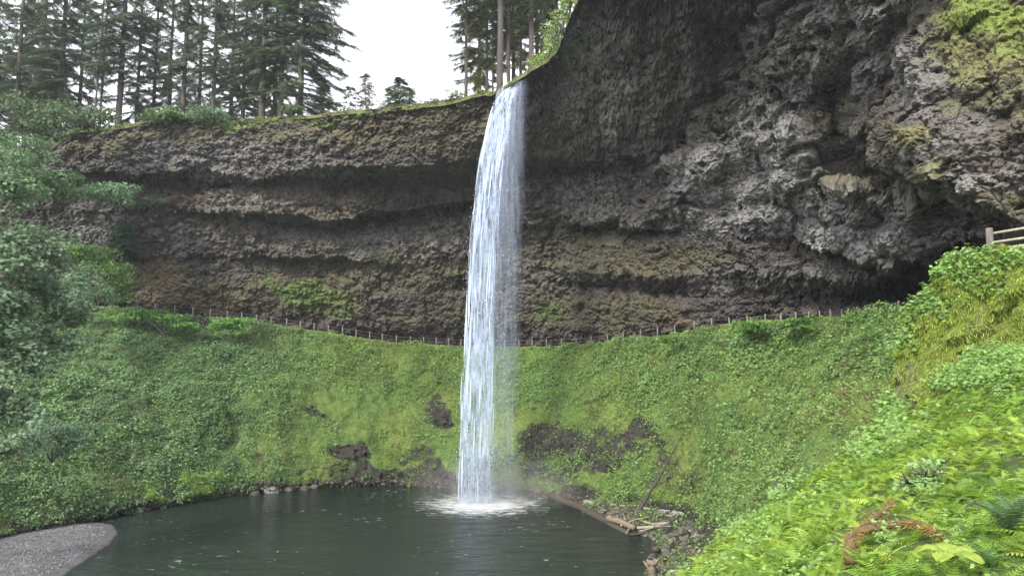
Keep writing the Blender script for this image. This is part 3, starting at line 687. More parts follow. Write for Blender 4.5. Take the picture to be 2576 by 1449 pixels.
# pool
def water_mat(cx, cy):
    m, nt, out = newmat('pool_water'); L = nt.links.new
    g = N(nt, 'ShaderNodeNewGeometry'); sx = N(nt, 'ShaderNodeSeparateXYZ'); L(g.outputs['Position'], sx.inputs[0])
    dx = mth(nt, 'SUBTRACT', sx.outputs[0], cx); dy = mth(nt, 'MULTIPLY', mth(nt, 'SUBTRACT', sx.outputs[1], cy), .85)
    dist = mth(nt, 'SQRT', mth(nt, 'ADD', mth(nt, 'MULTIPLY', dx, dx), mth(nt, 'MULTIPLY', dy, dy)))
    co = objco(nt, (1, 1, 1)); st = objco(nt, (.55, 1.5, 1))
    f1 = noise(nt, st, 1.3, 6, .68, .6)
    core = mth(nt, 'SUBTRACT', 1.06, mth(nt, 'MULTIPLY', dist, .105))
    foam = ramp(nt, mth(nt, 'ADD', core, mth(nt, 'MULTIPLY', mth(nt, 'SUBTRACT', f1, .5), 1.9)), [(.42, 0.), (.85, 1.)])
    fl = ramp(nt, mth(nt, 'ADD', noise(nt, objco(nt, (.75, 2.3, 1)), 1.25, 3, .6), mth(nt, 'MULTIPLY', mth(nt, 'SUBTRACT', noise(nt, co, .11, 2, .5), .5), .35)), [(.705, 0.), (.74, 1.)])
    fl = mth(nt, 'MULTIPLY', fl, ramp(nt, dist, [(0., 0.), (1., 1.)]))
    foam = mth(nt, 'MAXIMUM', foam, mth(nt, 'MULTIPLY', fl, .8))
    bs = N(nt, 'ShaderNodeBsdfPrincipled')
    L(mixc(nt, foam, mixc(nt, noise(nt, co, .09, 3, .5), (.008, .017, .012), (.015, .027, .019)), (.78, .82, .86)), bs.inputs['Base Color'])
    L(mth(nt, 'ADD', .08, mth(nt, 'MULTIPLY', foam, .7)), bs.inputs['Roughness']); bs.inputs['IOR'].default_value = 1.33
    w = mth(nt, 'ADD', noise(nt, objco(nt, (.5, 1.25, 1)), 1.5, 4, .6, .5), mth(nt, 'MULTIPLY', noise(nt, objco(nt, (1.2, 2.6, 1)), 3.4, 3, .6), .45))
    bp = N(nt, 'ShaderNodeBump'); bp.inputs['Strength'].default_value = 1.; bp.inputs['Distance'].default_value = .42
    L(w, bp.inputs['Height']); L(bp.outputs[0], bs.inputs['Normal']); L(bs.outputs[0], out.inputs[0]); return m
YF = float(Yz(1265, 0.)); XF = float(W(1215, 1265, YF)[0])
M['water'] = water_mat(XF, YF - .3)
gx = np.linspace(-75, 40, 231); gy = np.linspace(8, 112, 209)
GX, GY = np.meshgrid(gx, gy)
WV = np.stack([GX, GY, GX * 0], -1)
dd = np.hypot(GX - XF, GY - YF)
WV[..., 2] = .03 * fbm(WV / np.array([2.2, 1.2, 1]), 3, 8) + .10 * np.exp(-dd / 4) * fbm(WV / .8, 3, 9)
o = mesh_obj('pool_water', WV.reshape(-1, 3), grid_faces(*WV.shape[:2]), M['water'], None, None, True); tag(o, None, None, None, 'structure')
# wide ground sheet below everything
gp = np.array([[-1500, -1500, -2.5], [1500, -1500, -2.5], [1500, 1500, -2.5], [-1500, 1500, -2.5]])
o = mesh_obj('ground', gp, np.array([[0, 1, 2, 3]]), M['duff']); tag(o, None, None, None, 'structure')

# gravel bar at the lower left
gb = polyl([(-260, 1352), (-100, 1345), (0, 1338), (90, 1322), (180, 1314), (250, 1315), (288, 1322), (298, 1335), (285, 1358), (262, 1378), (225, 1402), (180, 1432), (150, 1455), (90, 1500), (0, 1580), (-260, 1700)], 130)
ring = W(gb[:, 0], gb[:, 1], Yz(gb[:, 1], 0.)); cen = ring.mean(0); 
ring = cen + (ring - cen) * (1 + .06 * fbm(ring / 1.2, 4, 12))[:, None]; rr = np.linspace(0, 1.03, 40)[:, None, None]
GB = cen + (ring - cen)[None] * rr; GB[..., 2] = .55 * np.clip(1 - rr[..., 0] ** 3, -.2, 1) + .04 + .10 * fbm(GB / 1.2, 4, 6) * (1 - rr[..., 0] ** 4)
GB[-1, :, 2] = -.35
o = mesh_obj('gravel_bar', GB.reshape(-1, 3), grid_faces(*GB.shape[:2], True)[:], M['gravel'], None, None, True); tag(o, None, None, None, 'structure')

def pebble(seed, sub=2):
    import bmesh
    bm = bmesh.new(); bmesh.ops.create_icosphere(bm, subdivisions=sub, radius=1)
    V = np.array([v.co[:] for v in bm.verts]); Fc = np.array([[v.index for v in f.verts] for f in bm.faces]); bm.free()
    a, b, fa, ra = worley(V * .9 + seed * 3.1, seed)
    V = V * (1 + .22 * fbm(V * .9 + seed, 2, seed) + .28 * fa + .15 * (ra - .5))[:, None] * np.array([1, .8, .62])
    return V, Fc
def stones(name, P, size, mat, seed, cola, colb, tm=1):
    rng = np.random.default_rng(seed); Lv = Leaves()
    for k in range(4):
        s = slice(k, None, 4); n = len(P[s])
        nn = np.array([0, 0, 1.]) + .3 * rng.normal(size=(n, 3))
        Lv.add(P[s], rotmats(nn, rng.random(n) * 6.28), size[s], pebble(seed + k, tm), varcol(n, cola, colb, .25, rng))
    return Lv.build(name, mat)
M['pebble'] = leaf_mat('loose_stone', 0., .8)
rng = np.random.default_rng(3)
P, nn, r, c = sample(GB[:34], 9000, None, rng)
o = stones('gravel', P, .04 + .06 * rng.random(len(P)) ** 4, M['pebble'], 5, (.05, .05, .055), (.20, .20, .215), 1)
tag(o, 'loose grey gravel stones strewn over the gravel bar', 'gravel', None, 'stuff')
P, nn, r, c = sample(app, 9000, np.where(proj(app)[0] > 600, 1., .35), rng)
o = stones('rubble', P, .10 + .24 * rng.random(len(P)) ** 2.5, M['pebble'], 9, (.025, .022, .02), (.15, .135, .12), 1)
tag(o, 'dark wet rubble along the edge of the pool', 'rubble', None, 'stuff')

# boulders along the shore, each a thing
def boulder(px, py, z, s, seed, label, group, mat=None, pale=.0):
    V, Fc = pebble(seed, 3)
    o = mesh_obj('boulder', V * s, Fc, mat or M['stone'], None, {'pale': np.full(len(V), pale), 'moss': np.full(len(V), .1), 'green': np.zeros(len(V))})
    o.location = tuple(W(px, py, Yz(py, z))); o.rotation_euler = (random.uniform(-.3, .3), random.uniform(-.3, .3), random.uniform(0, 6))
    return tag(o, label, 'boulder', group)
lb = 'rough grey basalt boulder at the waterline below the green bank on the left shore'
for k, (px, py, s_) in enumerate([(385, 1274, 1.2), (402, 1268, 1.0), (365, 1281, .8), (424, 1263, .9), (590, 1229, 1.3), (612, 1232, 1.1), (637, 1228, 1.0), (660, 1234, 1.0), (610, 1240, .8), (573, 1242, .8), (480, 1258, .7), (505, 1254, .75), (325, 1288, .7), (228, 1306, .7), (262, 1300, .6), (765, 1229, .9), (790, 1226, .8), (728, 1232, .8), (640, 1242, .7), (540, 1248, .7), (600, 1216, 1.1), (630, 1214, 1.0), (705, 1232, .7), (450, 1262, .6), (412, 1276, .5), (350, 1287, .5)]):
    boulder(px, py, .08, s_ * .75, 40 + k, lb, 'boulders on the left shore', None, [.05, .3, .15][k % 3])
boulder(682, 1237, .05, 1.0, 70, 'pale flat boulder lying in the water off the left shore', None, None, .9)
lb = 'dark wet boulder heaped on the shore behind the foot of the waterfall'
for k, (px, py, s) in enumerate([(880, 1208, .8), (930, 1204, .9), (960, 1210, .7), (1000, 1206, .9), (1040, 1210, .8), (1075, 1204, 1.0), (1110, 1212, .8), (1330, 1222, .8), (1360, 1230, .7), (1400, 1232, .8), (1430, 1240, .6), (1350, 1215, .7)]):
    boulder(px, py, .3, s * .85, 80 + k, lb, 'boulders behind the falls')
lb = 'dark stone on the rubble shore below the fern bank'
for k, (px, py, s) in enumerate([(1700, 1340, .5), (1690, 1365, .45), (1720, 1380, .5), (1680, 1395, .5), (1660, 1410, .45), (1735, 1350, .4), (1705, 1410, .5), (1685, 1430, .45), (1650, 1380, .35), (1640, 1400, .35), (1730, 1330, .45), (1755, 1352, .4)]):
    boulder(px, py, .3, s * .9, 100 + k, lb, 'stones on the right shore')
boulder(1752, 1352, .5, .5, 131, 'pale grey stone on the right rubble shore nearest the ferns', None, None, 1.)

# ------------------------------------------------------------------ fern bank on the right
SIL = [(2400, 640, 31), (2350, 740, 32), (2290, 805, 33), (2268, 900, 33), (2238, 1000, 32.5), (2205, 1085, 31), (2085, 1185, 28), (1995, 1222, 26.5), (1935, 1288, 25), (1835, 1348, 23), (1765, 1408, 21.5), (1705, 1460, 20.5), (1560, 1580, 18.5)]
RGT = [(2720, 606, 27), (2740, 700, 26.5), (2760, 780, 25.5), (2780, 850, 24), (2780, 930, 20), (2790, 1000, 17.5), (2800, 1080, 15), (2830, 1150, 13.5), (2850, 1250, 11.5), (2850, 1350, 10), (2850, 1420, 9.2), (2850, 1520, 8.3), (2850, 1750, 6.5)]
nu = 260
S3 = W(*np.array(SIL).T); R3 = W(*np.array(RGT).T)
uu = np.linspace(0, len(SIL) - 1, nu); kk = np.arange(len(SIL))
Sx = smooth(np.stack([np.interp(uu, kk, S3[:, j]) for j in range(3)], -1), 9, 0)
Rx = smooth(np.stack([np.interp(uu, kk, R3[:, j]) for j in range(3)], -1), 9, 0)
vv = np.linspace(0, 1, 190)[:, None, None]
FB = Sx[None] * (1 - vv) + Rx[None] * vv
FB = np.concatenate([FB, [Rx + (Rx - Sx) * k + np.array([0, 0, h]) for k, h in ((.12, .4), (.3, 1.2), (.6, 2.), (1.2, 3.))]]); vv = np.concatenate([vv, np.ones((4, 1, 1))])
toc = np.array([0, 0, CAMZ + 4.]) - FB; toc /= np.linalg.norm(toc, axis=-1, keepdims=True)
bul = np.sin(pi * np.clip(vv[..., 0], 0, 1)) ** .7
FB = FB + toc * (bul * (.9 + .7 * fbm(FB / 5, 3, 14) + .35 * fbm(FB / 1.6, 3, 15)))[..., None]
CC = np.array([0, 0, CAMZ]); back = np.array([CC + (Sx - CC) * 1.02 + np.array([.15, 0, -.2]), CC + (Sx - CC) * 1.08 + np.array([.8, 0, -1.2]), CC + (Sx - CC) * 1.3 + np.array([5, 0, -6])])
FB = np.concatenate([back[::-1], FB])
fpx_, fpy_ = proj(FB)
line = np.interp(fpx_, [2150, 2229, 2420, 2576, 2800], [1110, 1075, 945, 862, 780]) + 26 * fbm(FB / 1.2, 3, 19)
face = sstep(-14, 14, line - fpy_)             # 1 = mossy rock face, 0 = fern slope
mossm = np.clip(.9 * face + .05, 0, 1); barem = blob_mask(fpx_, fpy_, [(2480, 850, 40, 35, .8), (2270, 1000, 45, 60, .75), (2300, 930, 40, 40, .6), (2470, 800, 60, 30, .4), (2390, 880, 40, 40, .4), (2520, 1060, 40, 35, .6)], 43)
nf = grid_normals(FB); nf = np.where((nf * toc[0, 0]).sum(-1, keepdims=True) < 0, -nf, nf)
w1, w2, wf, wr = worley(FB / .55, 65); w1b, w2b, wfb, wrb = worley(FB / 1.5, 66)
FBd = FB + nf * (face * (.28 * (wr - .5) + .2 * wf + .6 * (wrb - .5) + .4 * wfb))[..., None]
M['mossface'] = rock_mat('mossy_face', fine=2.4, dark=(.03, .024, .015), mid=(.11, .085, .045), brown=(.11, .08, .04), moss=(.23, .30, .055), mossb=(.14, .17, .03), green=(.09, .17, .03), bump=.7)
o = mesh_obj('fern_bank', FBd.reshape(-1, 3), grid_faces(*FB.shape[:2]), M['mossface'], None, {'pale': barem.ravel() * .6, 'moss': (mossm * (1 - .8 * barem)).ravel(), 'green': ((1 - face) * .85).ravel()})
tag(o, None, None, None, 'structure')
# hanging moss and grass on the face
rng = np.random.default_rng(31)
P, nn, r, c = sample(FBd, 120000, face * (1 - .85 * barem) * (fpx_ < 2640), rng)
Lv = Leaves(); d = nn * .55 + np.array([0, -.1, -.75]) + .32 * rng.normal(size=P.shape)
k = rng.random(len(P)) < np.clip(.68 + .6 * fbm(P / 1.1, 3, 23), .1, 1)
Lv.add(P[k], frames_dir(d, rng.random(len(P)) * .6 - .3)[k], (.09 + .15 * rng.random(len(P)))[k], BLADE, varcol(len(P), (.18, .26, .04), (.40, .50, .11), .22, rng)[k])
o = Lv.build('moss', M['fern']); tag(o, 'yellow green moss and grass hanging on the rock face below the near fence', 'moss', None, 'stuff')
# broad leaves on the crown of the face
wl = blob_mask(fpx_, fpy_, [(2420, 670, 90, 42, 1.), (2520, 668, 90, 32, 1.), (2330, 770, 42, 60, .9), (2285, 850, 30, 70, .75), (2480, 720, 70, 40, .6), (2520, 940, 80, 60, 1.), (2250, 1060, 40, 60, .8), (2420, 970, 60, 30, .7), (2160, 1120, 60, 40, .3), (1960, 1250, 40, 26, .6), (2330, 1250, 60, 30, .6), (2400, 1380, 70, 40, .5), (2240, 1380, 40, 40, .4)], 47)
wl2 = np.maximum(wl, (1 - face) * (.012 + .4 * sstep(.2, .45, fbm(FB / 1.6, 3, 57))) * (fpy_ < 1600))
P, nn, r, c = sample(FBd, 17000, wl2, rng)
Lv = Leaves(); up = nn * .4 + np.array([0, -.3, .8]) + .4 * rng.normal(size=P.shape)
Q = P + (nn * .5 + np.array([0, 0, .5])) * (.45 * rng.random(len(P)) ** .7)[:, None]
sz = (.075 + .10 * rng.random(len(P))) * (P[:, 1] / 26).clip(.55, 1.2)
Lv.add(Q, rotmats(up, rng.random(len(P)) * 6.28), sz, MAPLE, varcol(len(P), (.14, .26, .06), (.28, .43, .14), .2, rng))
o = Lv.build('undergrowth', M['fern']); tag(o, 'bright green broadleaf undergrowth on the near right bank', 'undergrowth', None, 'stuff')

# fern carpet
def fern_leaves(Lv, base, up, size, rng, ca, cb, nf=8, spread=.95):
    n = len(base)
    for k in range(nf):
        az = rng.random(n) * .7 + k * 2 * pi / nf
        el = .35 + .55 * rng.random(n)
        ax = up * .75 + np.array([0, 0, .45]); ax /= np.linalg.norm(ax, axis=1, keepdims=True)
        B = rotmats(ax, az); d = B[..., 0] * np.cos(el)[:, None] + ax * np.sin(el)[:, None]
        y = np.cross(ax, d); y /= np.linalg.norm(y, axis=1, keepdims=True); ro = .3 * rng.normal(size=(n, 1)); z = np.cross(d, y)
        R = np.stack([d, y * np.cos(ro) + z * np.sin(ro), z * np.cos(ro) - y * np.sin(ro)], -1)
        cc = varcol(n, ca, cb, .2, rng); cc[rng.random(n) < .012] = (.22, .15, .06)
        Lv.add(base, R, size * (.6 + .7 * rng.random(n)), FROND, cc)
rng = np.random.default_rng(33)
wfz = (1 - face) * (fpx_ < 2700) * (fpy_ < 1620) * (1 - .6 * wl) * (1 - .8 * blob_mask(fpx_, fpy_, [(2240, 1345, 130, 40, 1.), (2205, 1300, 50, 40, 1.), (2140, 1400, 30, 50, .8)], 48))
P, nn, r, c = sample(FBd, 10500, wfz * (.5 + sstep(-.28, .12, fbm(FB / .75, 3, 59))), rng)
Lv = Leaves()
sz = .20 + .28 * rng.random(len(P)) ** 1.5
tone = sstep(-.35, .35, fbm(P / 2.2, 3, 55))
for lo, hi, ca, cb in ((-1, .4, (.115, .22, .028), (.26, .40, .065)), (.4, 2, (.165, .28, .032), (.35, .47, .085))):
    k = (tone > lo) & (tone <= hi); fern_leaves(Lv, P[k] - nn[k] * .08, nn[k], sz[k], rng, ca, cb, 6)
o = Lv.build('fern_carpet', M['fern']); tag(o, 'carpet of bright green ferns covering the near right bank', 'ferns', None, 'stuff')

def on_bank(px, py):
    d = (fpx_ - px) ** 2 + (fpy_ - py) ** 2; d[:3] = 1e12
    k = np.unravel_index(np.argmin(d), d.shape); return FBd[k], nf[k]
def fern(px, py, size, label, ca, cb, group=None, nfr=11, seed=0):
    b, n = on_bank(px, py); rng = np.random.default_rng(seed)
    e = empty('fern', b, label, 'fern', group)
    for k in range(nfr):
        L1 = Leaves(); az = k * 2 * pi / nfr + rng.random() * .4; el = .4 + .5 * rng.random()
        d = np.array([[cos(az) * cos(el), sin(az) * cos(el), sin(el)]]) + n[None] * .45
        L1.add(np.zeros((1, 3)), frames_dir(d, .2 * rng.normal(size=1)), np.array([size * rng.uniform(.8, 1.15)]), FROND, varcol(1, ca, cb, .1, rng))
        L1.build('frond', M['fern'], e)
    return e
fern(2545, 1345, .75, 'dark bluish sword fern at the right edge of the bank', (.08, .15, .075), (.13, .21, .11), None, 12, 1)
fern(2485, 1430, .38, 'small dark fern beside the big yellow leaf at the bottom edge', (.07, .14, .05), (.11, .2, .07), None, 9, 2)
lab = 'tall bright fern standing proud of the fern carpet'
for k, (px, py) in enumerate([(1990, 1330), (2100, 1260), (2060, 1390), (2230, 1200), (2290, 1120), (2350, 1180), (2430, 1130), (1880, 1420), (2180, 1440), (2000, 1440), (2300, 1330), (2420, 1260), (2510, 1180), (2380, 1060), (2130, 1180)]):
    fern(px, py, .55, lab, (.13, .23, .03), (.26, .39, .075), 'tall ferns on the near bank', 9, 10 + k)

# big yellow-green leaf plant at the bottom edge
b, n = on_bank(2400, 1465); b = b + n * .3
e = empty('broad_leaf_plant', b, 'large yellow green leaf arching up at the bottom edge of the fern bank', 'plant')
th = np.linspace(-1, 1, 13); ss = np.linspace(0, 1, 22)
SS, TH = np.meshgrid(ss, th, indexing='ij')
def big_leaf(az, L_, wd, lift, nm):
    w = wd * np.sin(pi * np.clip(SS * .93 + .05, 0, 1)) ** .75
    x = SS * L_; y = TH * w; z = lift * (SS - .95 * SS ** 2) * 2 - .25 * np.abs(TH) ** 1.6 * w + .012 * np.cos(TH * 22 + SS * 6)
    G_ = np.stack([x * cos(az) - y * sin(az), x * sin(az) + y * cos(az), z], -1)
    return mesh_obj(nm, G_.reshape(-1, 3), grid_faces(22, 13), M['bigleaf'], e, None, True)
m, nt, out = newmat('yellow_leaf'); co = objco(nt); c_ = ramp(nt, noise(nt, co, 6, 4, .6), [(.35, (.22, .33, .04)), (.7, (.40, .50, .09))])
bs = N(nt, 'ShaderNodeBsdfPrincipled'); nt.links.new(c_, bs.inputs['Base Color']); bs.inputs['Roughness'].default_value = .4
tr = N(nt, 'ShaderNodeBsdfTranslucent'); nt.links.new(c_, tr.inputs[0]); mx = N(nt, 'ShaderNodeMixShader'); mx.inputs[0].default_value = .4
nt.links.new(bs.outputs[0], mx.inputs[1]); nt.links.new(tr.outputs[0], mx.inputs[2]); nt.links.new(mx.outputs[0], out.inputs[0]); M['bigleaf'] = m
for az_, L_, w_, h_ in ((.2, .42, .15, .22), (1.4, .36, .13, .26), (2.7, .4, .14, .24), (3.9, .38, .14, .2), (5.2, .42, .15, .2)): big_leaf(az_, L_, w_, h_, 'leaf')

# shrub with pale leaves at the bank edge
def shrub(name, lobes, leaf, n, ca, cb, mat, label, cat, group=None, seed=0, tmpl=MAPLE, stem=True, trans=None, upb=.55, gap=-.22):
    """lobes: list of (centre, radii). One crown mesh of small leaves spread through lumpy lobes, one mesh of stems"""
    rng = np.random.default_rng(seed)
    sub = []
    for c, r in lobes:
        c = np.array(c); r = np.array(r)
        for q in range(11 if n > 1500 else 4):
            d = rng.normal(size=3); d /= np.linalg.norm(d); u = rng.uniform(.3, .95)
            sub.append((c + d * r * u, r * rng.uniform(.34, .6) * np.array([1.1, 1.1, .75])))
    lobes0, lobes = lobes, sub
    base = np.mean([c for c, r in lobes], 0); base = np.array([base[0], base[1], min(c[2] - r[2] for c, r in lobes)])
    e = empty(name, base, label, cat, group)
    Lv = Leaves(); vol = np.array([r[0] * r[2] + r[0] * r[1] + r[1] * r[2] for c, r in lobes]); vol = vol / vol.sum()
    for (c, r), w in zip(lobes, vol):
        k = int(n * w); d = rng.normal(size=(k, 3)); d /= np.linalg.norm(d, axis=1, keepdims=True)
        rad = .55 + .5 * rng.random(k) ** .6 ; rr = np.array(r)
        f = fbm(d * 2.1 + np.array(c) * .7, 3, seed + 3); rad = rad * (1 + .5 * f)
        P = np.array(c) + d * rad[:, None] * rr - base
        hole = fbm((P + base) / (max(r) * .33), 2, seed + 9)
        keep = hole > gap
        up = d * .55 + np.array([0, -.2, upb]) + .5 * rng.normal(size=(k, 3))
        tone = (1 + .35 * fbm((P + base) / (max(r) * .5), 2, seed + 17))[:, None]
        col = varcol(k, ca, cb, .16, rng) * tone
        Lv.add(P[keep], rotmats(up, rng.random(k) * 6.28)[keep], (leaf * (.7 + .6 * rng.random(k)))[keep], tmpl, col[keep])
    Lv.build('crown', mat, e)
    if stem:
        A = Acc()
        for c, r in lobes0:
            c = np.array(c) - base
            A.tube(polyl([(0, 0, -.3), c * .5 + np.array([.1, 0, .1]), c], 8), np.linspace(.05, .015, 8) * max(1, max(r)), 5)
            for k in range(7):
                d = rng.normal(size=3); d[2] = abs(d[2]) * .6; d /= np.linalg.norm(d)
                A.tube([c * .7, c + d * np.array(r) * .45, c + d * np.array(r) * .9], np.array([.03, .018, .006]) * max(1, max(r) * .8), 4)
        A.build('stems', M['bark'], e)
    return e
def lobe(px, py, Y, rx, ry, rz): return (W(px, py, Y), (rx, ry, rz))
b, n = on_bank(1965, 1250)
shrub('shrub', [(b + np.array([0, 0, .4]), (.45, .45, .35)), (b + np.array([.3, 0, .2]), (.35, .35, .3))], .11, 300, (.2, .32, .15), (.36, .48, .28), M['leaf'], 'small pale leaved shrub at the lower edge of the fern bank', 'shrub', None, 5)
b, n = on_bank(2330, 1235)
shrub('shrub', [(b + np.array([0, 0, .35]), (.45, .45, .3)), (b + np.array([-.4, 0, .2]), (.3, .3, .25))], .10, 330, (.17, .3, .11), (.30, .44, .2), M['leaf'], 'light green shrub amid the ferns above the mossy branch', 'shrub', None, 6)

# mossy forked branch lying over the ferns
def branch_pts(l): 
    out = []
    for (px, py, dz) in l:
        bb, nn_ = on_bank(px, py); bp, _ = on_bank(2240, 1350)
        out.append(W(px, py, bb[1] - 1.4 - dz))
    return np.array(out)
bc = branch_pts([(2145, 1345, .1)])[0]
e = empty('mossy_branch', bc, 'forked brown branch furred with moss lying across the ferns', 'branch')
def limb(pts, r0, r1, nm, fur=900, seed=0):
    A = Acc(); p = polyl(branch_pts(pts) - bc, 24); rad = np.linspace(r0, r1, 24) * (1 + .2 * n1(np.arange(24) / 4., seed))
    A.tube(p, rad, 10, .25, seed); o = A.build(nm, M['branch'], e)
    rng = np.random.default_rng(seed); k = rng.integers(0, 23, fur); t = rng.random((fur, 1)); Q = p[k] * (1 - t) + p[k + 1] * t
    d = rng.normal(size=(fur, 3)); d[:, 2] *= .8; d /= np.linalg.norm(d, axis=1, keepdims=True)
    Lf = Leaves(); dd_ = d + np.array([0, 0, -.35])
    Lf.add(Q + d * (rad[k] * .85)[:, None], frames_dir(dd_, rng.random(fur) * 6), .05 + .07 * rng.random(fur), BLADE, varcol(fur, (.11, .078, .022), (.31, .22, .06), .2, rng))
    Lf.build('moss', M['needle'], o)
limb([(2140, 1425, -1.3), (2136, 1390, -.2), (2142, 1350, .12), (2165, 1335, .12), (2210, 1325, .15), (2265, 1315, .18), (2310, 1318, .15), (2345, 1336, .1), (2372, 1347, -.1)], .085, .03, 'limb', 1300, 1)
limb([(2160, 1335, .1), (2195, 1305, .12), (2230, 1280, .12), (2248, 1258, .1)], .055, .035, 'limb', 500, 2)

# ------------------------------------------------------------------ fences
def fence(name, label, pts, hgt, prad, rrad, rails, cat='fence', seed=0):
    pts = np.asarray(pts); base = pts[0]
    e = empty(name, base, label, cat); rng = np.random.default_rng(seed)
    for p in pts:
        A = Acc(); q = p - base; l = rng.normal(size=2) * .03
        A.tube([q + np.array([0, 0, -.6]), q + np.array([l[0] * .5, l[1] * .5, hgt * .5]), q + np.array([l[0], l[1], hgt - .02]), q + np.array([l[0], l[1], hgt])], [prad, prad, prad * .98, prad * .86], 10, .06, 3)
        A.build('post', M['post'] if prad > .12 else M['pale_post'], e)
    for a, b in zip(pts[:-1], pts[1:]):
        for h in rails:
            A = Acc(); u, v = a - base, b - base
            m_ = (u + v) / 2 + np.array([0, 0, h - .02]); u = u + np.array([0, 0, h + rng.normal() * .015]); v = v + np.array([0, 0, h + rng.normal() * .015])
            A.tube([u, m_, v], rrad, 8, .06, 5); A.build('rail', M['rail'] if prad > .12 else M['grey_rail'], e)
    return e
fpx_l = [390, 439, 485, 528, 572, 608, 646, 682, 721, 755, 790, 826, 861, 896, 930, 962, 997, 1032, 1066, 1097, 1129, 1159, 1195, 1232, 1268, 1305, 1339, 1375, 1412, 1450, 1487, 1528, 1568, 1611, 1654, 1698, 1746, 1790, 1835, 1880, 1925, 1965, 2003, 2035, 2063, 2090, 2118, 2135, 2157, 2178, 2199, 2230, 2260, 2314]
fp = np.array(fpx_l, float)
fb = W(fp, ip(fp, TR, 1), ip(fp, TR, 2)); fb[:, 2] = np.interp(fp, tp, T0[:, 2]) - .05 - .4 * sstep(1740, 1850, fp)
fence('trail_fence', 'long two rail wooden fence along the trail beneath the cliff', fb, 1.05, .07, .022, (.45, .88))
fn = [W(2492, 640, 30.0), W(2492, 640, 30.0) + np.array([2.35, -2.3, .25]), W(2492, 640, 30.0) + np.array([4.7, -4.6, .5])]
e = fence('trail_fence', 'short near fence of a round post and bleached rails above the mossy rock face', fn, 1.02, .13, .05, (.42, .80))
A = Acc(); A.tube([np.array([.25, -.5, .14]), np.array([2.4, -2.6, .32]), np.array([4.7, -4.9, .55])], .07, 8, .1, 2); A.build('ground_rail', M['rail'], e)

# trail surface near the right fence
q0 = W(2400, 640, 31.5); pts = []
for a in np.linspace(0, 1, 14):
    p = np.array(fn[0]) * (1 - a) + np.array(fn[2]) * a; pts.append([p + np.array([-.4, -.5, -.1]), p + np.array([1.0, .9, .02]), p + np.array([3.2, 3.0, .05]), p + np.array([6, 6, .3])])
TG = np.array(pts); TG[..., 2] += .04 * fbm(TG, 3, 3)
o = mesh_obj('trail', TG.reshape(-1, 3), grid_faces(*TG.shape[:2]), M['dirt'], None, None, True); tag(o, None, None, None, 'structure')

# ------------------------------------------------------------------ logs and driftwood
def log(name, pts, r0, r1, mat, label, seed=0, stubs=0, cat='log', seg=10):
    pts = np.asarray(pts, float); base = pts[0]; p = polyl(pts - base, 26)
    p = p + .06 * np.stack([n1(np.arange(26) / 6., seed + k) for k in range(3)], -1) * np.array([1, 1, .5])
    A = Acc(); A.tube(p, np.linspace(r0, r1, 26) * (1 + .1 * n1(np.arange(26) / 3., seed)), seg, .12, seed)
    rng = np.random.default_rng(seed)
    for k in range(stubs):
        i = rng.integers(3, 24); d = rng.normal(size=3); d[2] = abs(d[2]); d /= np.linalg.norm(d)
        A.tube([p[i], p[i] + d * .45, p[i] + d * rng.uniform(.6, 1.1)], [r0 * .35, r0 * .25, r0 * .1], 5)
    o = A.build(name, mat); o.location = tuple(base)
    return tag(o, label, cat)
def wz_(px, py, z): return W(px, py, Yz(py, z))
a = wz_(1598, 1300, .2); _d = (spx - 1728) ** 2 + (spy - 1072) ** 2; _k = np.unravel_index(np.argmin(_d), _d.shape)
ptop = W(1722, 1082, SLd[_k][1] - 1.6)
log('leaning_log', [a, (a + ptop) / 2 + np.array([.05, 0, -.12]), ptop], .20, .035, M['wet_log'], 'dark bare log leaning steeply up the bank', 1, 0)
log('log', [wz_(1383, 1245, .35), wz_(1470, 1280, .15), wz_(1590, 1350, -.12)], .38, .32, M['wet_log'], 'long dark wet log slanting out of the pool at the right shore', 2, 3)
log('log', [wz_(1466, 1262, .5), wz_(1580, 1276, .5), wz_(1655, 1285, .6), wz_(1722, 1293, .7)], .24, .20, M['grey_log'], 'long pale grey log lying flat at the foot of the bank', 3, 2)
log('driftwood', [wz_(1530, 1303, .5), wz_(1560, 1311, .6), wz_(1595, 1328, .5)], .30, .24, M['tan_wood'], 'thick tan broken log end facing the pool', 4)
log('driftwood', [wz_(1576, 1340, .3), wz_(1596, 1312, .8)], .10, .07, M['tan_wood'], 'short tan splinter leaning on the broken log end', 5)
log('driftwood', [wz_(1590, 1302, .5), wz_(1640, 1318, .5), wz_(1690, 1313, .6)], .12, .08, M['driftwood'], 'pale driftwood pole, upper of the two lying side by side', 6, 1)
log('driftwood', [wz_(1600, 1328, .4), wz_(1650, 1324, .5), wz_(1708, 1308, .6)], .13, .08, M['driftwood'], 'pale bent driftwood pole, lower of the two lying side by side', 7, 1)
log('driftwood', [wz_(1575, 1285, .7), wz_(1612, 1312, .6)], .09, .06, M['wet_log'], 'thin brown stick propped on the driftwood by the leaning log', 8)
log('driftwood', [wz_(1615, 1310, .5), wz_(1662, 1290, .9)], .09, .05, M['wet_log'], 'dark crooked stick crossing behind the pale driftwood poles', 9)
log('driftwood', [wz_(1585, 1345, .1), wz_(1640, 1338, .2)], .1, .07, M['wet_log'], 'dark sodden stick at the waterline below the driftwood', 10)
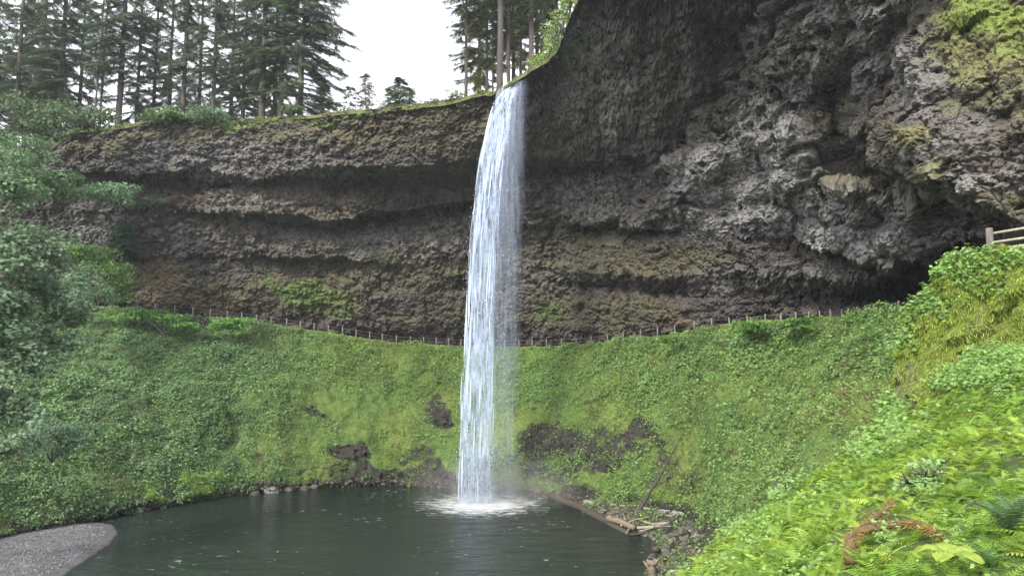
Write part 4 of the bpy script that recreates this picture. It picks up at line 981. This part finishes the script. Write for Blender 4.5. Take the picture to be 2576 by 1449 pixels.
for k, (p0, p1, r0, mt, lb_) in enumerate([
  ((1560, 1322, .4), (1632, 1300, .8), .07, 'driftwood', 'thin pale stick lying across the foot of the leaning log'),
  ((1610, 1336, .3), (1690, 1322, .6), .08, 'grey_log', 'grey driftwood pole nearest the rubble shore'),
  ((1640, 1298, .6), (1715, 1302, .6), .07, 'driftwood', 'pale driftwood stick just below the long grey log'),
  ((1540, 1294, .6), (1590, 1290, .7), .08, 'wet_log', 'short dark stick between the long grey log and the tan log end')]):
    a_, b_ = wz_(*p0), wz_(*p1); log('driftwood', [a_, (a_ + b_) / 2 + np.array([0, .1, .12]), b_], r0, r0 * .6, M[mt], lb_, 60 + k, 1)
# pale stump at the bottom edge
b = wz_(1640, 1440, .25); e = empty('stump', b, 'pale broken driftwood stump with root knobs at the bottom of the right shore', 'stump')
A = Acc(); A.tube([(0, 0, -.5), (.02, 0, .1), (-.03, 0, .5), (0, 0, .8)], [.2, .26, .32, .2], 12, .35, 4); A.build('trunk', M['tan_wood'], e)
rng = np.random.default_rng(4)
for k in range(7):
    az = k * .9 + rng.random() * .4; L_ = rng.uniform(.35, .6)
    A = Acc(); A.tube([(0, 0, .5), (cos(az) * L_ * .6, sin(az) * L_ * .6, .62 + .12 * rng.normal()), (cos(az) * L_, sin(az) * L_, .62 + .35 * rng.random())], [.15, .12, .05], 7, .3, k); A.build('root', M['tan_wood'], e)

# ------------------------------------------------------------------ waterfall
LE = [(1268, 212, 85.5), (1258, 222, 84), (1240, 262, 83.2), (1226, 310, 82.8), (1206, 400, 82.4), (1186, 550, 82.2), (1174, 700, 82.1), (1168, 850, 82.), (1158, 1000, 82), (1152, 1150, 82), (1147, 1268, YF)]
ME = [(1312, 194, 82.5), (1305, 212, 81.6), (1290, 262, 81.3), (1280, 330, 81.2), (1262, 450, 81.3), (1252, 600, 81.5), (1247, 750, 81.6), (1243, 900, 81.7), (1242, 1000, 81.7), (1241, 1150, 81.7), (1246, 1270, YF - .1)]
RE = [(1332, 178, 80), (1328, 186, 79.2), (1326, 250, 79), (1325, 330, 79), (1322, 450, 79.4), (1318, 600, 80), (1314, 750, 80.5), (1311, 900, 81), (1309, 1000, 81.2), (1307, 1150, 81.4), (1312, 1268, YF - .1)]
def edge3(E, n): return polyl(W(*np.array(E, float).T), n)
nF = 360
L3, M3, R3e = edge3(LE, nF), edge3(ME, nF), edge3(RE, nF)
wtop = W(1300, 200, 82)
e = empty('waterfall', (XF, YF, 0), 'tall white waterfall plunging from the cliff rim into the pool', 'waterfall')
base = np.array([XF, YF, 0])
def fall_mat(name, dens, lo, hi, sc=(3.2, 3.2, .32), fade=None):
    m, nt, out = newmat(name); L = nt.links.new
    co = objco(nt, sc); a = noise(nt, co, 1., 5, .65, .3); b = noise(nt, objco(nt, (5, 5, 1.6)), 1.4, 3, .6)
    f = mth(nt, 'ADD', mth(nt, 'MULTIPLY', a, .82), mth(nt, 'MULTIPLY', b, .18))
    al = ramp(nt, f, [(lo, 0.), (hi, 1.)])
    al = mth(nt, 'MULTIPLY', al, mth(nt, 'MULTIPLY', attr(nt, 'thick'), dens), True)
    d = N(nt, 'ShaderNodeBsdfDiffuse'); d.inputs[0].default_value = (.62, .73, .97, 1)
    t2 = N(nt, 'ShaderNodeBsdfTranslucent'); t2.inputs[0].default_value = (.62, .74, .98, 1)
    mm = N(nt, 'ShaderNodeMixShader'); mm.inputs[0].default_value = .45; L(d.outputs[0], mm.inputs[1]); L(t2.outputs[0], mm.inputs[2])
    tp_ = N(nt, 'ShaderNodeBsdfTransparent'); mx = N(nt, 'ShaderNodeMixShader')
    L(al, mx.inputs[0]); L(tp_.outputs[0], mx.inputs[1]); L(mm.outputs[0], mx.inputs[2]); L(mx.outputs[0], out.inputs[0]); return m
M['fall'] = fall_mat('falling_water', .9, .38, .66)
M['veil'] = fall_mat('thin_water_veil', .5, .32, .78, (2.6, 2.6, .10))
M['spray'] = leaf_mat('water_drops', .45, .4)
hs = np.linspace(0, 1, nF)
def sheet(nm, A_, B_, off, cols, thick, mat, seed, amp=.35):
    w = np.linspace(0, 1, cols)[None, :, None]
    G_ = A_[:, None] * (1 - w) + B_[:, None] * w
    grow = (.25 + .75 * sstep(0, .3, hs))[:, None]
    q = G_ / np.array([1.1, 1.1, 4.]); q2 = G_ / np.array([.5, .5, 1.5])
    dsp = (amp * fbm(q, 3, seed) + amp * .5 * fbm(q2, 2, seed + 4)) * grow + off
    G_ = G_ + dsp[..., None] * np.array([0, -1., 0])
    ww = np.linspace(0, 1, cols)[None]
    T = thick(hs[:, None] + 0 * ww, ww + 0 * hs[:, None])
    o_ = mesh_obj(nm, (G_ - base).reshape(-1, 3), grid_faces(nF, cols), mat, e, {'thick': T.ravel()}, True)
    return o_
edg = lambda w, a, b: sstep(0, a, w) * (1 - sstep(1 - b, 1, w))
sheet('water_sheet', L3, M3, 0., 46, lambda h, w: edg(w, .06, .16), M['fall'], 500)
sheet('water_sheet', L3 + np.array([.25, 0, 0]), M3 + np.array([.35, 0, 0]), .55, 46, lambda h, w: edg(w, .10, .3) * (1 - .35 * h), M['fall'], 520)
sheet('veil', M3 + np.array([-.5, 0, 0]), R3e, .2, 40, lambda h, w: (1.5 - 1.0 * h) * (.35 + .65 * (1 - w)) * edg(w, .15, .45), M['veil'], 540, .3)
sheet('veil', M3 + np.array([-.8, 0, 0]), R3e + np.array([.2, 0, 0]), -.7, 40, lambda h, w: (1.1 - .5 * h) * (.4 + .6 * np.abs(w - .5) * 2) * edg(w, .15, .35), M['veil'], 560, .3)
# strands and drops
rng = np.random.default_rng(8)
def strands(nm, A_, B_, n, wlo, whi, l0, l1, wexp, off, seed):
    rng = np.random.default_rng(seed); V = []; Fq = []; c = 0
    for k in range(n):
        i0 = int(rng.integers(0, nF - 12)); ln = int(rng.uniform(l0, l1) * (1 if i0 > 30 else .6)); i1 = min(nF - 1, i0 + ln); m_ = max(4, (i1 - i0) // 4)
        ii = np.linspace(i0, i1, m_).astype(int); w = rng.random() ** wexp
        w = w + .025 * n1(np.arange(m_) / 5. + k * 3.3, seed)
        p = A_[ii] * (1 - w[:, None]) + B_[ii] * w[:, None]; p = p + np.array([0, -1, 0]) * (off + .5 * rng.normal()) * min(1, .3 + i0 / 60)
        wd_ = rng.uniform(wlo, whi) * rng.uniform(.5, 1.2) * np.sin(np.linspace(.12, pi - .02, m_)) ** .6
        ax = rng.normal(size=3) * np.array([1, .6, 0]); ax /= np.linalg.norm(ax)
        V += [p - ax * wd_[:, None] / 2, p + ax * wd_[:, None] / 2]
        for j in range(m_ - 1): Fq.append([c + j, c + j + 1, c + m_ + j + 1, c + m_ + j])
        c += 2 * m_
    V = np.concatenate(V) - base
    return mesh_obj(nm, V, [np.array(Fq)], M['spray'], e, {'col': np.tile(np.array([[.66, .76, .98]]), (len(V), 1))}, True)
strands('water_strands', L3, M3, 170, .05, .20, 12, 50, 1.0, .35, 3)
n = 1300; ii = rng.integers(6, nF, n); w = rng.random(n); wide = rng.random(n) < .18
sp = L3[ii] * (1 - w[:, None]) + M3[ii] * w[:, None]
k = rng.random(n) < .015; sp[k] = (M3[ii] * (1 - w[:, None]) + R3e[ii] * w[:, None])[k]
sp += rng.normal(size=(n, 3)) * (np.array([.3, .6, .3]) * (.25 + ii / nF)[:, None])
V_, F_ = pebble(3, 1)
Lv = Leaves(); Lv.add(sp - base, rotmats(rng.normal(size=(n, 3)), rng.random(n) * 6), np.stack([.02 + .03 * rng.random(n), .02 + .03 * rng.random(n), .04 + .10 * rng.random(n)], -1), (V_, F_), np.tile(np.array([[.66, .76, .98]]), (n, 1)))
o = Lv.build('water_drops', M['spray'], e)
# mist round the foot: a low lumpy cloud of spray
m, nt, out = newmat('mist_air'); L = nt.links.new
g = N(nt, 'ShaderNodeTexCoord'); ln = N(nt, 'ShaderNodeVectorMath', operation='LENGTH'); L(g.outputs['Object'], ln.inputs[0])
fall = ramp(nt, ln.outputs['Value'], [(.1, 1.), (.95, 0.)])
nz = noise(nt, objco(nt, (1, 1, .6)), .45, 3, .6)
dens = mth(nt, 'MULTIPLY', mth(nt, 'MULTIPLY', fall, ramp(nt, nz, [(.35, 0.), (.65, 1.)])), .15)
pv = N(nt, 'ShaderNodeVolumePrincipled'); pv.inputs['Color'].default_value = (.92, .94, .97, 1); L(dens, pv.inputs['Density']); L(pv.outputs[0], out.inputs['Volume'])
M['mist'] = m
import bmesh
bm = bmesh.new(); bmesh.ops.create_icosphere(bm, subdivisions=3, radius=1)
me = bpy.data.meshes.new('mist'); bm.to_mesh(me); bm.free(); me.materials.append(M['mist'])
o = bpy.data.objects.new('mist', me); COL.objects.link(o); o.location = (XF + 1.2, YF, .5); o.scale = (10, 7, 6)
tag(o, 'thin white spray mist drifting round the foot of the waterfall', 'mist', None, 'stuff')

m, nt, out = newmat('hazy_air'); pv = N(nt, 'ShaderNodeVolumePrincipled'); pv.inputs['Color'].default_value = (.86, .91, 1, 1); pv.inputs['Density'].default_value = .0003
pv.inputs['Anisotropy'].default_value = .3; nt.links.new(pv.outputs[0], out.inputs['Volume'])
hx, hy0, hy1, hz = 1600, -1600, 1600, 90
hv = np.array([[x, y, z] for z in (-3.5, hz) for y in (hy0, hy1) for x in (-hx, hx)], float)
o = mesh_obj('haze', hv, np.array([[0, 2, 3, 1], [4, 5, 7, 6], [0, 1, 5, 4], [2, 6, 7, 3], [0, 4, 6, 2], [1, 3, 7, 5]]), m); tag(o, None, None, None, 'stuff')

# ------------------------------------------------------------------ conifers on the plateau
def conifer(base, H, rt, cb, Lmax, dens, label, group, seed, lean=(0, 0), droop=.35, ca=(.06, .088, .06), cbk=(.125, .17, .105), side=None, zmax=None, name='conifer', low=.5, full=2.0):
    rng = np.random.default_rng(seed); e = empty(name, base, label, 'tree', group)
    A = Acc(); hh = np.linspace(-1.5, H, 22); ax = np.stack([lean[0] * hh + .15 * n1(hh / 9, seed), lean[1] * hh, hh], -1)
    A.tube(ax, rt * np.clip(1 - hh / H, .04, 1.1) ** .75, 9, .08, seed)
    Lv = Leaves(); nb = int((H - cb) * dens * full)
    P = []; D = []; Sz = []
    for k in range(nb):
        h = cb + (H - cb) * rng.random() ** .9; t = (h - cb) / (H - cb)
        Lb = Lmax * (low + (1 - low) * min(1, t * 4)) * (1 - t) ** .8 * rng.uniform(.45, 1.1) + .4
        az = rng.random() * 2 * pi
        if side is not None and rng.random() < .55: az = side + rng.normal() * .7
        o0 = np.array([np.interp(h, hh, ax[:, 0]), np.interp(h, hh, ax[:, 1]), h])
        m_ = max(4, int(Lb / .38)); s = np.linspace(0, 1, m_)
        dz = Lb * ((.22 - .5 * droop) * s - droop * s ** 2 + .12 * s ** 4) * rng.uniform(.6, 1.3)
        p = o0 + np.stack([np.cos(az) * s * Lb, np.sin(az) * s * Lb, dz], -1)
        A.tube(p[::max(1, m_ // 4)], np.linspace(.05, .012, len(p[::max(1, m_ // 4)])) * (Lb / 4 + .4), 4, 0, 0, False)
        for j in range(1, m_):
            q = 3 if s[j] > .25 else 1
            for _ in range(q):
                sd = rng.choice([-1, 1]) * rng.uniform(.25, 1.2)
                a2 = az + sd; P.append(p[j]); D.append([np.cos(a2), np.sin(a2), -.25 - droop * rng.random()]); Sz.append(rng.uniform(.6, 1.2) * (.75 + .06 * Lb) * min(1, Lmax / 4 + .12))
    P = np.array(P); D = np.array(D); Sz = np.array(Sz)
    tone = (1 + .3 * fbm((P + np.array(base)) / 2.5, 2, seed))[:, None]
    Lv.add(P, frames_dir(D, .5 * rng.normal(size=len(P))), Sz, SPRAY, varcol(len(P), ca, cbk, .18, rng) * tone)
    A.build('trunk', M['bark'], e); Lv.build('crown', M['needle'], e)
    return e
RIMZ = lambda px: W(px, ip(np.array([px]), LV[0], 1)[0], ip(np.array([px]), YB, 1)[0] + ip(np.array([px]), LV[0], 2)[0])
def rimpos(px, back):
    p = RIMZ(px); Y = p[1] + back; x = (px - CX) / F * Y * 1.03
    return np.array([x, Y, p[2] + .4 + .02 * back])
left = [  # px, metres behind the rim, height, trunk, crown base, branch length, density, lean, label
 (-25, 14, 40, .5, 3, 5, 4.2, (.0, 0), 'tall dark conifer at the far left corner of the rim'),
 (41, 6, 36, .42, 6, 4.2, 3.4, (.0, 0), 'conifer with a bare lower trunk, second from the left corner of the rim'),
 (98, 18, 44, .6, 2, 6, 5.2, (0, 0), 'densest dark conifer, broad crown, upper left of the rim'),
 (150, 9, 40, .45, 4, 5.2, 4.6, (.0, 0), 'conifer crowding the right side of the densest dark conifer'),
 (238, 6, 33, .16, 8, 3, 2.4, (.02, 0), 'thin trunk, left one of the slender pair before the yellow glow'),
 (252, 9, 34, .2, 9, 3, 2.2, (.01, 0), 'thin trunk, right one of the slender pair before the yellow glow'),
 (298, 8, 42, .45, 5, 5.4, 4.4, (.012, 0), 'tall conifer with a thick straight trunk right of the slender pair'),
 (386, 12, 30, .3, 3, 3.6, 2.8, (0, 0), 'sparse conifer standing alone in the gap of bright sky'),
 (461, 9, 38, .36, 4, 3.4, 4.0, (.0, 0), 'narrow conifer left of the two with bare trunks above the cliff'),
 (534, 7, 37, .3, 4, 3.4, 3.6, (.004, 0), 'narrow conifer with a thin trunk above the pale rim patch'),
 (612, 15, 34, .34, 1, 4.2, 4.2, (0, 0), 'bushy conifer filling the gap between the thin trunk and the twin trunks'),
 (660, 5, 42, .46, 3, 4.6, 4.4, (.0, 0), 'big conifer, left one of the twin trunks near the rim edge'),
 (705, 5, 42, .40, 4, 4.2, 3.6, (.01, 0), 'big conifer, right one of the twin trunks near the rim edge'),
 (752, 4, 40, .40, 2, 7.2, 4.4, (.03, 0), 'leaning conifer with long drooping branches beside the open sky'),
]
for k, (px, bk, H, rt, cb, Lm, dn, ln_, lab) in enumerate(left):
    conifer(rimpos(px, bk), H, rt, cb, Lm, dn, lab, 'conifers on the left rim', 900 + k, ln_, .38, side=0. if k == 13 else None, zmax=None)
backrow = [(-60, 30, 44, .5, 0, 7, 2.6, 'farthest dark conifer at the left edge of the picture'), (70, 34, 46, .5, 0, 7, 2.6, 'conifer behind the second one from the left corner of the rim'), (200, 28, 42, .4, 0, 6.5, 2.3, 'conifer behind the slender pair, left of the yellow glow'), (345, 30, 40, .4, 0, 6, 2.3, 'conifer behind, just right of the tall thick straight trunk'),
 (425, 26, 40, .4, 0, 6, 2.0, 'conifer behind, between the lone sparse one and the narrow one'), (500, 32, 42, .4, 0, 6, 2.3, 'conifer behind, between the two narrow conifers'), (580, 30, 38, .4, 0, 6.5, 2.3, 'conifer behind the bushy one left of the twin trunks'), (690, 26, 40, .4, 0, 6.5, 2.3, 'conifer filling the space behind the twin trunks'), (815, 24, 12, .2, 0, 3.6, 4.5, 'short conifer under the drooping branches of the leaning one')]
for k, (px, bk, H, rt, cb, Lm, dn, lab) in enumerate(backrow):
    conifer(rimpos(px, bk), H, rt, cb, Lm, dn, lab, 'conifers behind the left rim', 1900 + k, (0, 0), .4)
def slim(px, py, Y, H, rt, cb, Lm, dn, lab, seed, grp='trees by the falls', ca=(.03, .05, .024), cbk=(.08, .11, .04), **kw):
    conifer(W(px, py, Y), H, rt, cb, Lm, dn, lab, grp, seed, (0, 0), .3, ca, cbk, **kw)
slim(1172, 240, 93, 34, .22, 5.5, 3.4, 2.6, 'slender conifer with a bare lower trunk left of the falls', 950)
slim(1258, 222, 90, 40, .40, 10, 4., 1.4, 'thick bare trunk standing right above the lip of the waterfall', 951)
slim(1239, 225, 97, 34, .12, 2, 3, 3.2, 'thin dark stem behind the thick bare trunk', 952)
slim(1279, 205, 96, 38, .26, 3, 3.4, 3.0, 'dark conifer close behind the thick bare trunk', 953)
slim(1310, 180, 104, 36, .22, 2, 3.8, 3.4, 'yellow tinged conifer in the gap between the trunks', 954, ca=(.10, .10, .02), cbk=(.24, .20, .05))
slim(1336, 160, 92, 38, .33, 4, 3.2, 2.6, 'dark trunk nearest the green shrub by the rock rim', 955)
slim(1362, 150, 98, 36, .24, 4, 3.4, 2.8, 'reddish trunk behind the green shrub by the rock rim', 956)
slim(1205, 230, 118, 34, .3, 0, 5, 3.4, 'dark dense conifer far behind the slender one left of the falls', 970)
slim(1292, 200, 116, 40, .3, 1, 5, 3.4, 'dense dark conifer filling the space right of the thick bare trunk', 971)
slim(1350, 165, 112, 40, .3, 0, 5, 3.4, 'dense dark conifer behind the reddish trunk by the rock rim', 972)
slim(1400, 120, 108, 42, .3, 0, 5, 3.4, 'yellow green conifer behind the shrub at the rock rim', 973, ca=(.08, .11, .03), cbk=(.2, .22, .07))
slim(1225, 228, 112, 36, .25, 1, 4.2, 3.6, 'farthest yellow tinged conifer behind the waterfall lip', 957, ca=(.09, .09, .02), cbk=(.20, .18, .05))
SG = 'saplings on the rim'
slim(918, 285, 97, 5.2, .05, .4, 1.4, 11, 'small yellowish conifer sapling on the open rim', 960, SG, ca=(.12, .12, .04), cbk=(.25, .22, .09))
slim(1006, 282, 93, 4.4, .05, .1, 1.7, 14, 'spiky green conifer sapling, tallest of the three close together on the rim', 961, SG, ca=(.07, .11, .05), cbk=(.16, .22, .1))
slim(984, 284, 93, 3.3, .04, .1, 1.5, 14, 'green conifer sapling, left one of the three close together on the rim', 962, SG, ca=(.07, .11, .05), cbk=(.16, .22, .1))
slim(1032, 279, 93, 2.9, .04, .1, 1.5, 14, 'green conifer sapling, right one of the three close together on the rim', 963, SG, ca=(.07, .11, .05), cbk=(.16, .22, .1))
slim(880, 288, 96, 3.6, .05, .2, 1.8, 7, 'low dark conifer sapling below the leaning conifer', 965, SG)
slim(312, 640, 100, 4.4, .07, .1, 2.3, 40, 'small dark fir growing on the lower cliff ledge', 964, None, ca=(.03, .07, .045), cbk=(.085, .16, .10))

# ------------------------------------------------------------------ shrubs on the rim and the left
GR, BL = ((.06, .11, .04), (.15, .24, .09)), ((.075, .14, .075), (.18, .29, .17))
shrub('shrub', [lobe(1395, 95, 78, 1.3, 1.6, 2.2), lobe(1380, 150, 79, 1.5, 1.6, 1.4), lobe(1425, 25, 74, 1.0, 1.4, 2.0), lobe(1350, 165, 81, 1.2, 1.4, .8), lobe(1450, -30, 70, 1.2, 1.4, 2.)], .22, 5200, (.12, .2, .05), (.28, .38, .12), M['leaf'], 'bright green shrub clinging to the rim right of the falls', 'shrub', None, 20)
shrub('shrub', [lobe(400, 288, 94, 2.4, 2, 1.2), lobe(440, 292, 94, 1.6, 2, .8)], .25, 2600, *GR, M['leaf'], 'rounded green shrub on the rim below the slender pair of trunks', 'shrub', None, 21)
shrub('shrub', [lobe(500, 288, 94, 1.6, 2, 1.), lobe(540, 292, 94, 1.9, 2, 1.1)], .25, 2200, *BL, M['leaf'], 'bluish shrub on the rim below the narrow conifers', 'shrub', None, 22)
shrub('shrub', [lobe(740, 275, 95, 1.6, 2, 1.2)], .25, 1300, (.06, .10, .05), (.13, .18, .1), M['leaf'], 'grey green shrub on the rim under the leaning conifer', 'shrub', None, 23)
shrub('shrub', [lobe(1090, 255, 91, 1.5, 1.5, .5), lobe(1150, 243, 89, 1.6, 1.5, .6), lobe(1215, 232, 87, 1.2, 1.3, .5)], .2, 1600, (.06, .1, .03), (.15, .22, .06), M['leaf'], 'low green shrubs trailing along the rim just left of the falls', 'shrub', None, 24)
shrub('shrub', [lobe(60, 310, 88, 4., 3, 2.2), lobe(150, 300, 88, 3.2, 3, 2.2), lobe(250, 300, 90, 2.8, 3, 1.6), lobe(0, 290, 86, 3, 3, 3)], .3, 7500, (.05, .09, .045), (.125, .19, .09), M['leaf'], 'dark green thicket on the left shoulder of the rim', 'shrub', None, 25)
shrub('shrub', [lobe(60, 380, 84, 3.4, 3, 2.2), lobe(20, 430, 80, 3, 3, 2.8), lobe(95, 400, 86, 2, 2, 1.8)], .28, 5600, (.065, .125, .06), (.16, .26, .13), M['leaf'], 'green thicket left of the cliff corner below the shoulder', 'shrub', None, 26)
shrub('shrub', [lobe(110, 460, 84, 2.8, 2.4, 2.), lobe(160, 480, 88, 2.6, 2, 1.6), lobe(190, 445, 91, 1.3, 1.4, .9)], .27, 4600, (.06, .115, .055), (.15, .25, .12), M['leaf'], 'mid green shrub on the ledge at the left end of the cliff', 'shrub', None, 27)
shrub('shrub', [lobe(280, 480, 92, 2.3, 2, 1.5), lobe(245, 495, 92, 1.6, 1.6, 1.), lobe(315, 500, 92, 1.3, 1.5, .8)], .27, 3600, (.09, .165, .10), (.21, .34, .22), M['leaf'], 'pale bluish shrub spilling over the cliff ledge', 'shrub', None, 28)
shrub('shrub', [lobe(370, 505, 95, 1.8, 1.6, .8), lobe(408, 510, 96, 1.2, 1.4, .6)], .22, 1500, (.035, .065, .035), (.085, .13, .08), M['leaf'], 'dark shrub at the right tip of the cliff ledge', 'shrub', None, 29)
shrub('shrub', [lobe(280, 690, 94, 3.2, 2, 1.9), lobe(235, 650, 94, 2.6, 2, 1.6), lobe(310, 730, 96, 2.2, 2, 1.6), lobe(180, 625, 92, 2., 2, 1.)], .28, 6200, (.10, .20, .05), (.23, .38, .12), M['leaf'], 'bright green shrub mass above the left end of the trail', 'shrub', None, 30)
shrub('shrub', [lobe(215, 700, 86, 2.2, 2, 2.2), lobe(250, 745, 88, 2., 2, 1.2), lobe(190, 750, 84, 2.2, 2, 2.)], .25, 4200, (.08, .15, .085), (.19, .30, .18), M['leaf'], 'bluish shrub in front of the bright green mass', 'shrub', None, 31)
shrub('shrub', [lobe(420, 800, 97, 2.4, 2, .9), lobe(340, 790, 96, 2.8, 2, 1.1), lobe(470, 825, 97, 2, 2, .8)], .28, 3200, (.06, .15, .03), (.16, .31, .08), M['leaf'], 'leafy green shrub hiding the left start of the fence', 'shrub', None, 32)
shrub('shrub', [lobe(560, 815, 99, 2., 2, .7), lobe(610, 815, 100, 2.2, 1.8, .8)], .28, 2000, (.07, .18, .04), (.18, .36, .10), M['leaf'], 'bright leafy clump below the fence right of the bare gap', 'shrub', None, 33)
shrub('shrub', [lobe(130, 1090, 60, 2.0, 1.8, 1.2), lobe(90, 1110, 58, 1.4, 1.4, 1.2), lobe(170, 1120, 61, 1.3, 1.3, 1.1)], .22, 3400, (.10, .17, .11), (.23, .35, .23), M['leaf'], 'pale bluish shrub below the big maple on the left bank', 'shrub', None, 34)
shrub('shrub', [lobe(1690, 856, 82, 1.4, 1.2, .5), lobe(1890, 822, 70, 1.8, 1.4, .6), lobe(2010, 815, 65, 1.6, 1.2, .5)], .24, 1900, (.05, .13, .025), (.13, .26, .06), M['leaf'], 'leafy shrubs growing over the fence right of the falls', 'shrub', None, 35)

# big maple at the left, nearest tree
rng = np.random.default_rng(77)
lobes = []
for (px, py, Y, r) in [(40, 480, 56, 2.4), (-30, 560, 54, 3), (70, 600, 57, 2.6), (20, 680, 54, 3), (110, 700, 58, 2.4), (60, 780, 55, 2.6), (150, 800, 58, 2.2), (20, 860, 53, 2.8), (130, 860, 57, 2.), (-60, 760, 52, 3.4), (70, 900, 54, 1.8), (-20, 960, 52, 2.4), (30, 1040, 52, 1.9), (185, 780, 60, 1.6), (-70, 430, 56, 3.2), (20, 1120, 52, 1.6)]:
    lobes.append(lobe(px, py, Y, r * .95, r * .9, r * .72))
mp = shrub('maple', lobes, .31, 36000, (.085, .145, .085), (.21, .31, .19), M['leaf'], 'big bluish green maple leaning in from the left edge', 'tree', None, 40, stem=False, upb=.9, gap=-.08)
A = Acc(); bl = np.array(mp.location)
root = W(-160, 1250, 52) - bl
A.tube(polyl([root, W(-130, 950, 52) - bl, W(-60, 800, 54) - bl, W(-20, 560, 55) - bl], 20), np.linspace(.5, .15, 20), 9, .1, 1)
for c, r in lobes:
    A.tube(polyl([W(-100, 880, 53) - bl, (W(-60, 830, 53.5) - bl) * .4 + (c - bl) * .6 + np.array([0, 0, -.5]), c - bl], 10), np.linspace(.17, .04, 10), 6, .1, 2)
    for k in range(6):
        d = rng.normal(size=3); d /= np.linalg.norm(d); A.tube([c - bl, c - bl + d * np.array(r) * .5, c - bl + d * np.array(r) * .95], [.05, .03, .01], 4)
A.build('trunk', M['bark'], mp)
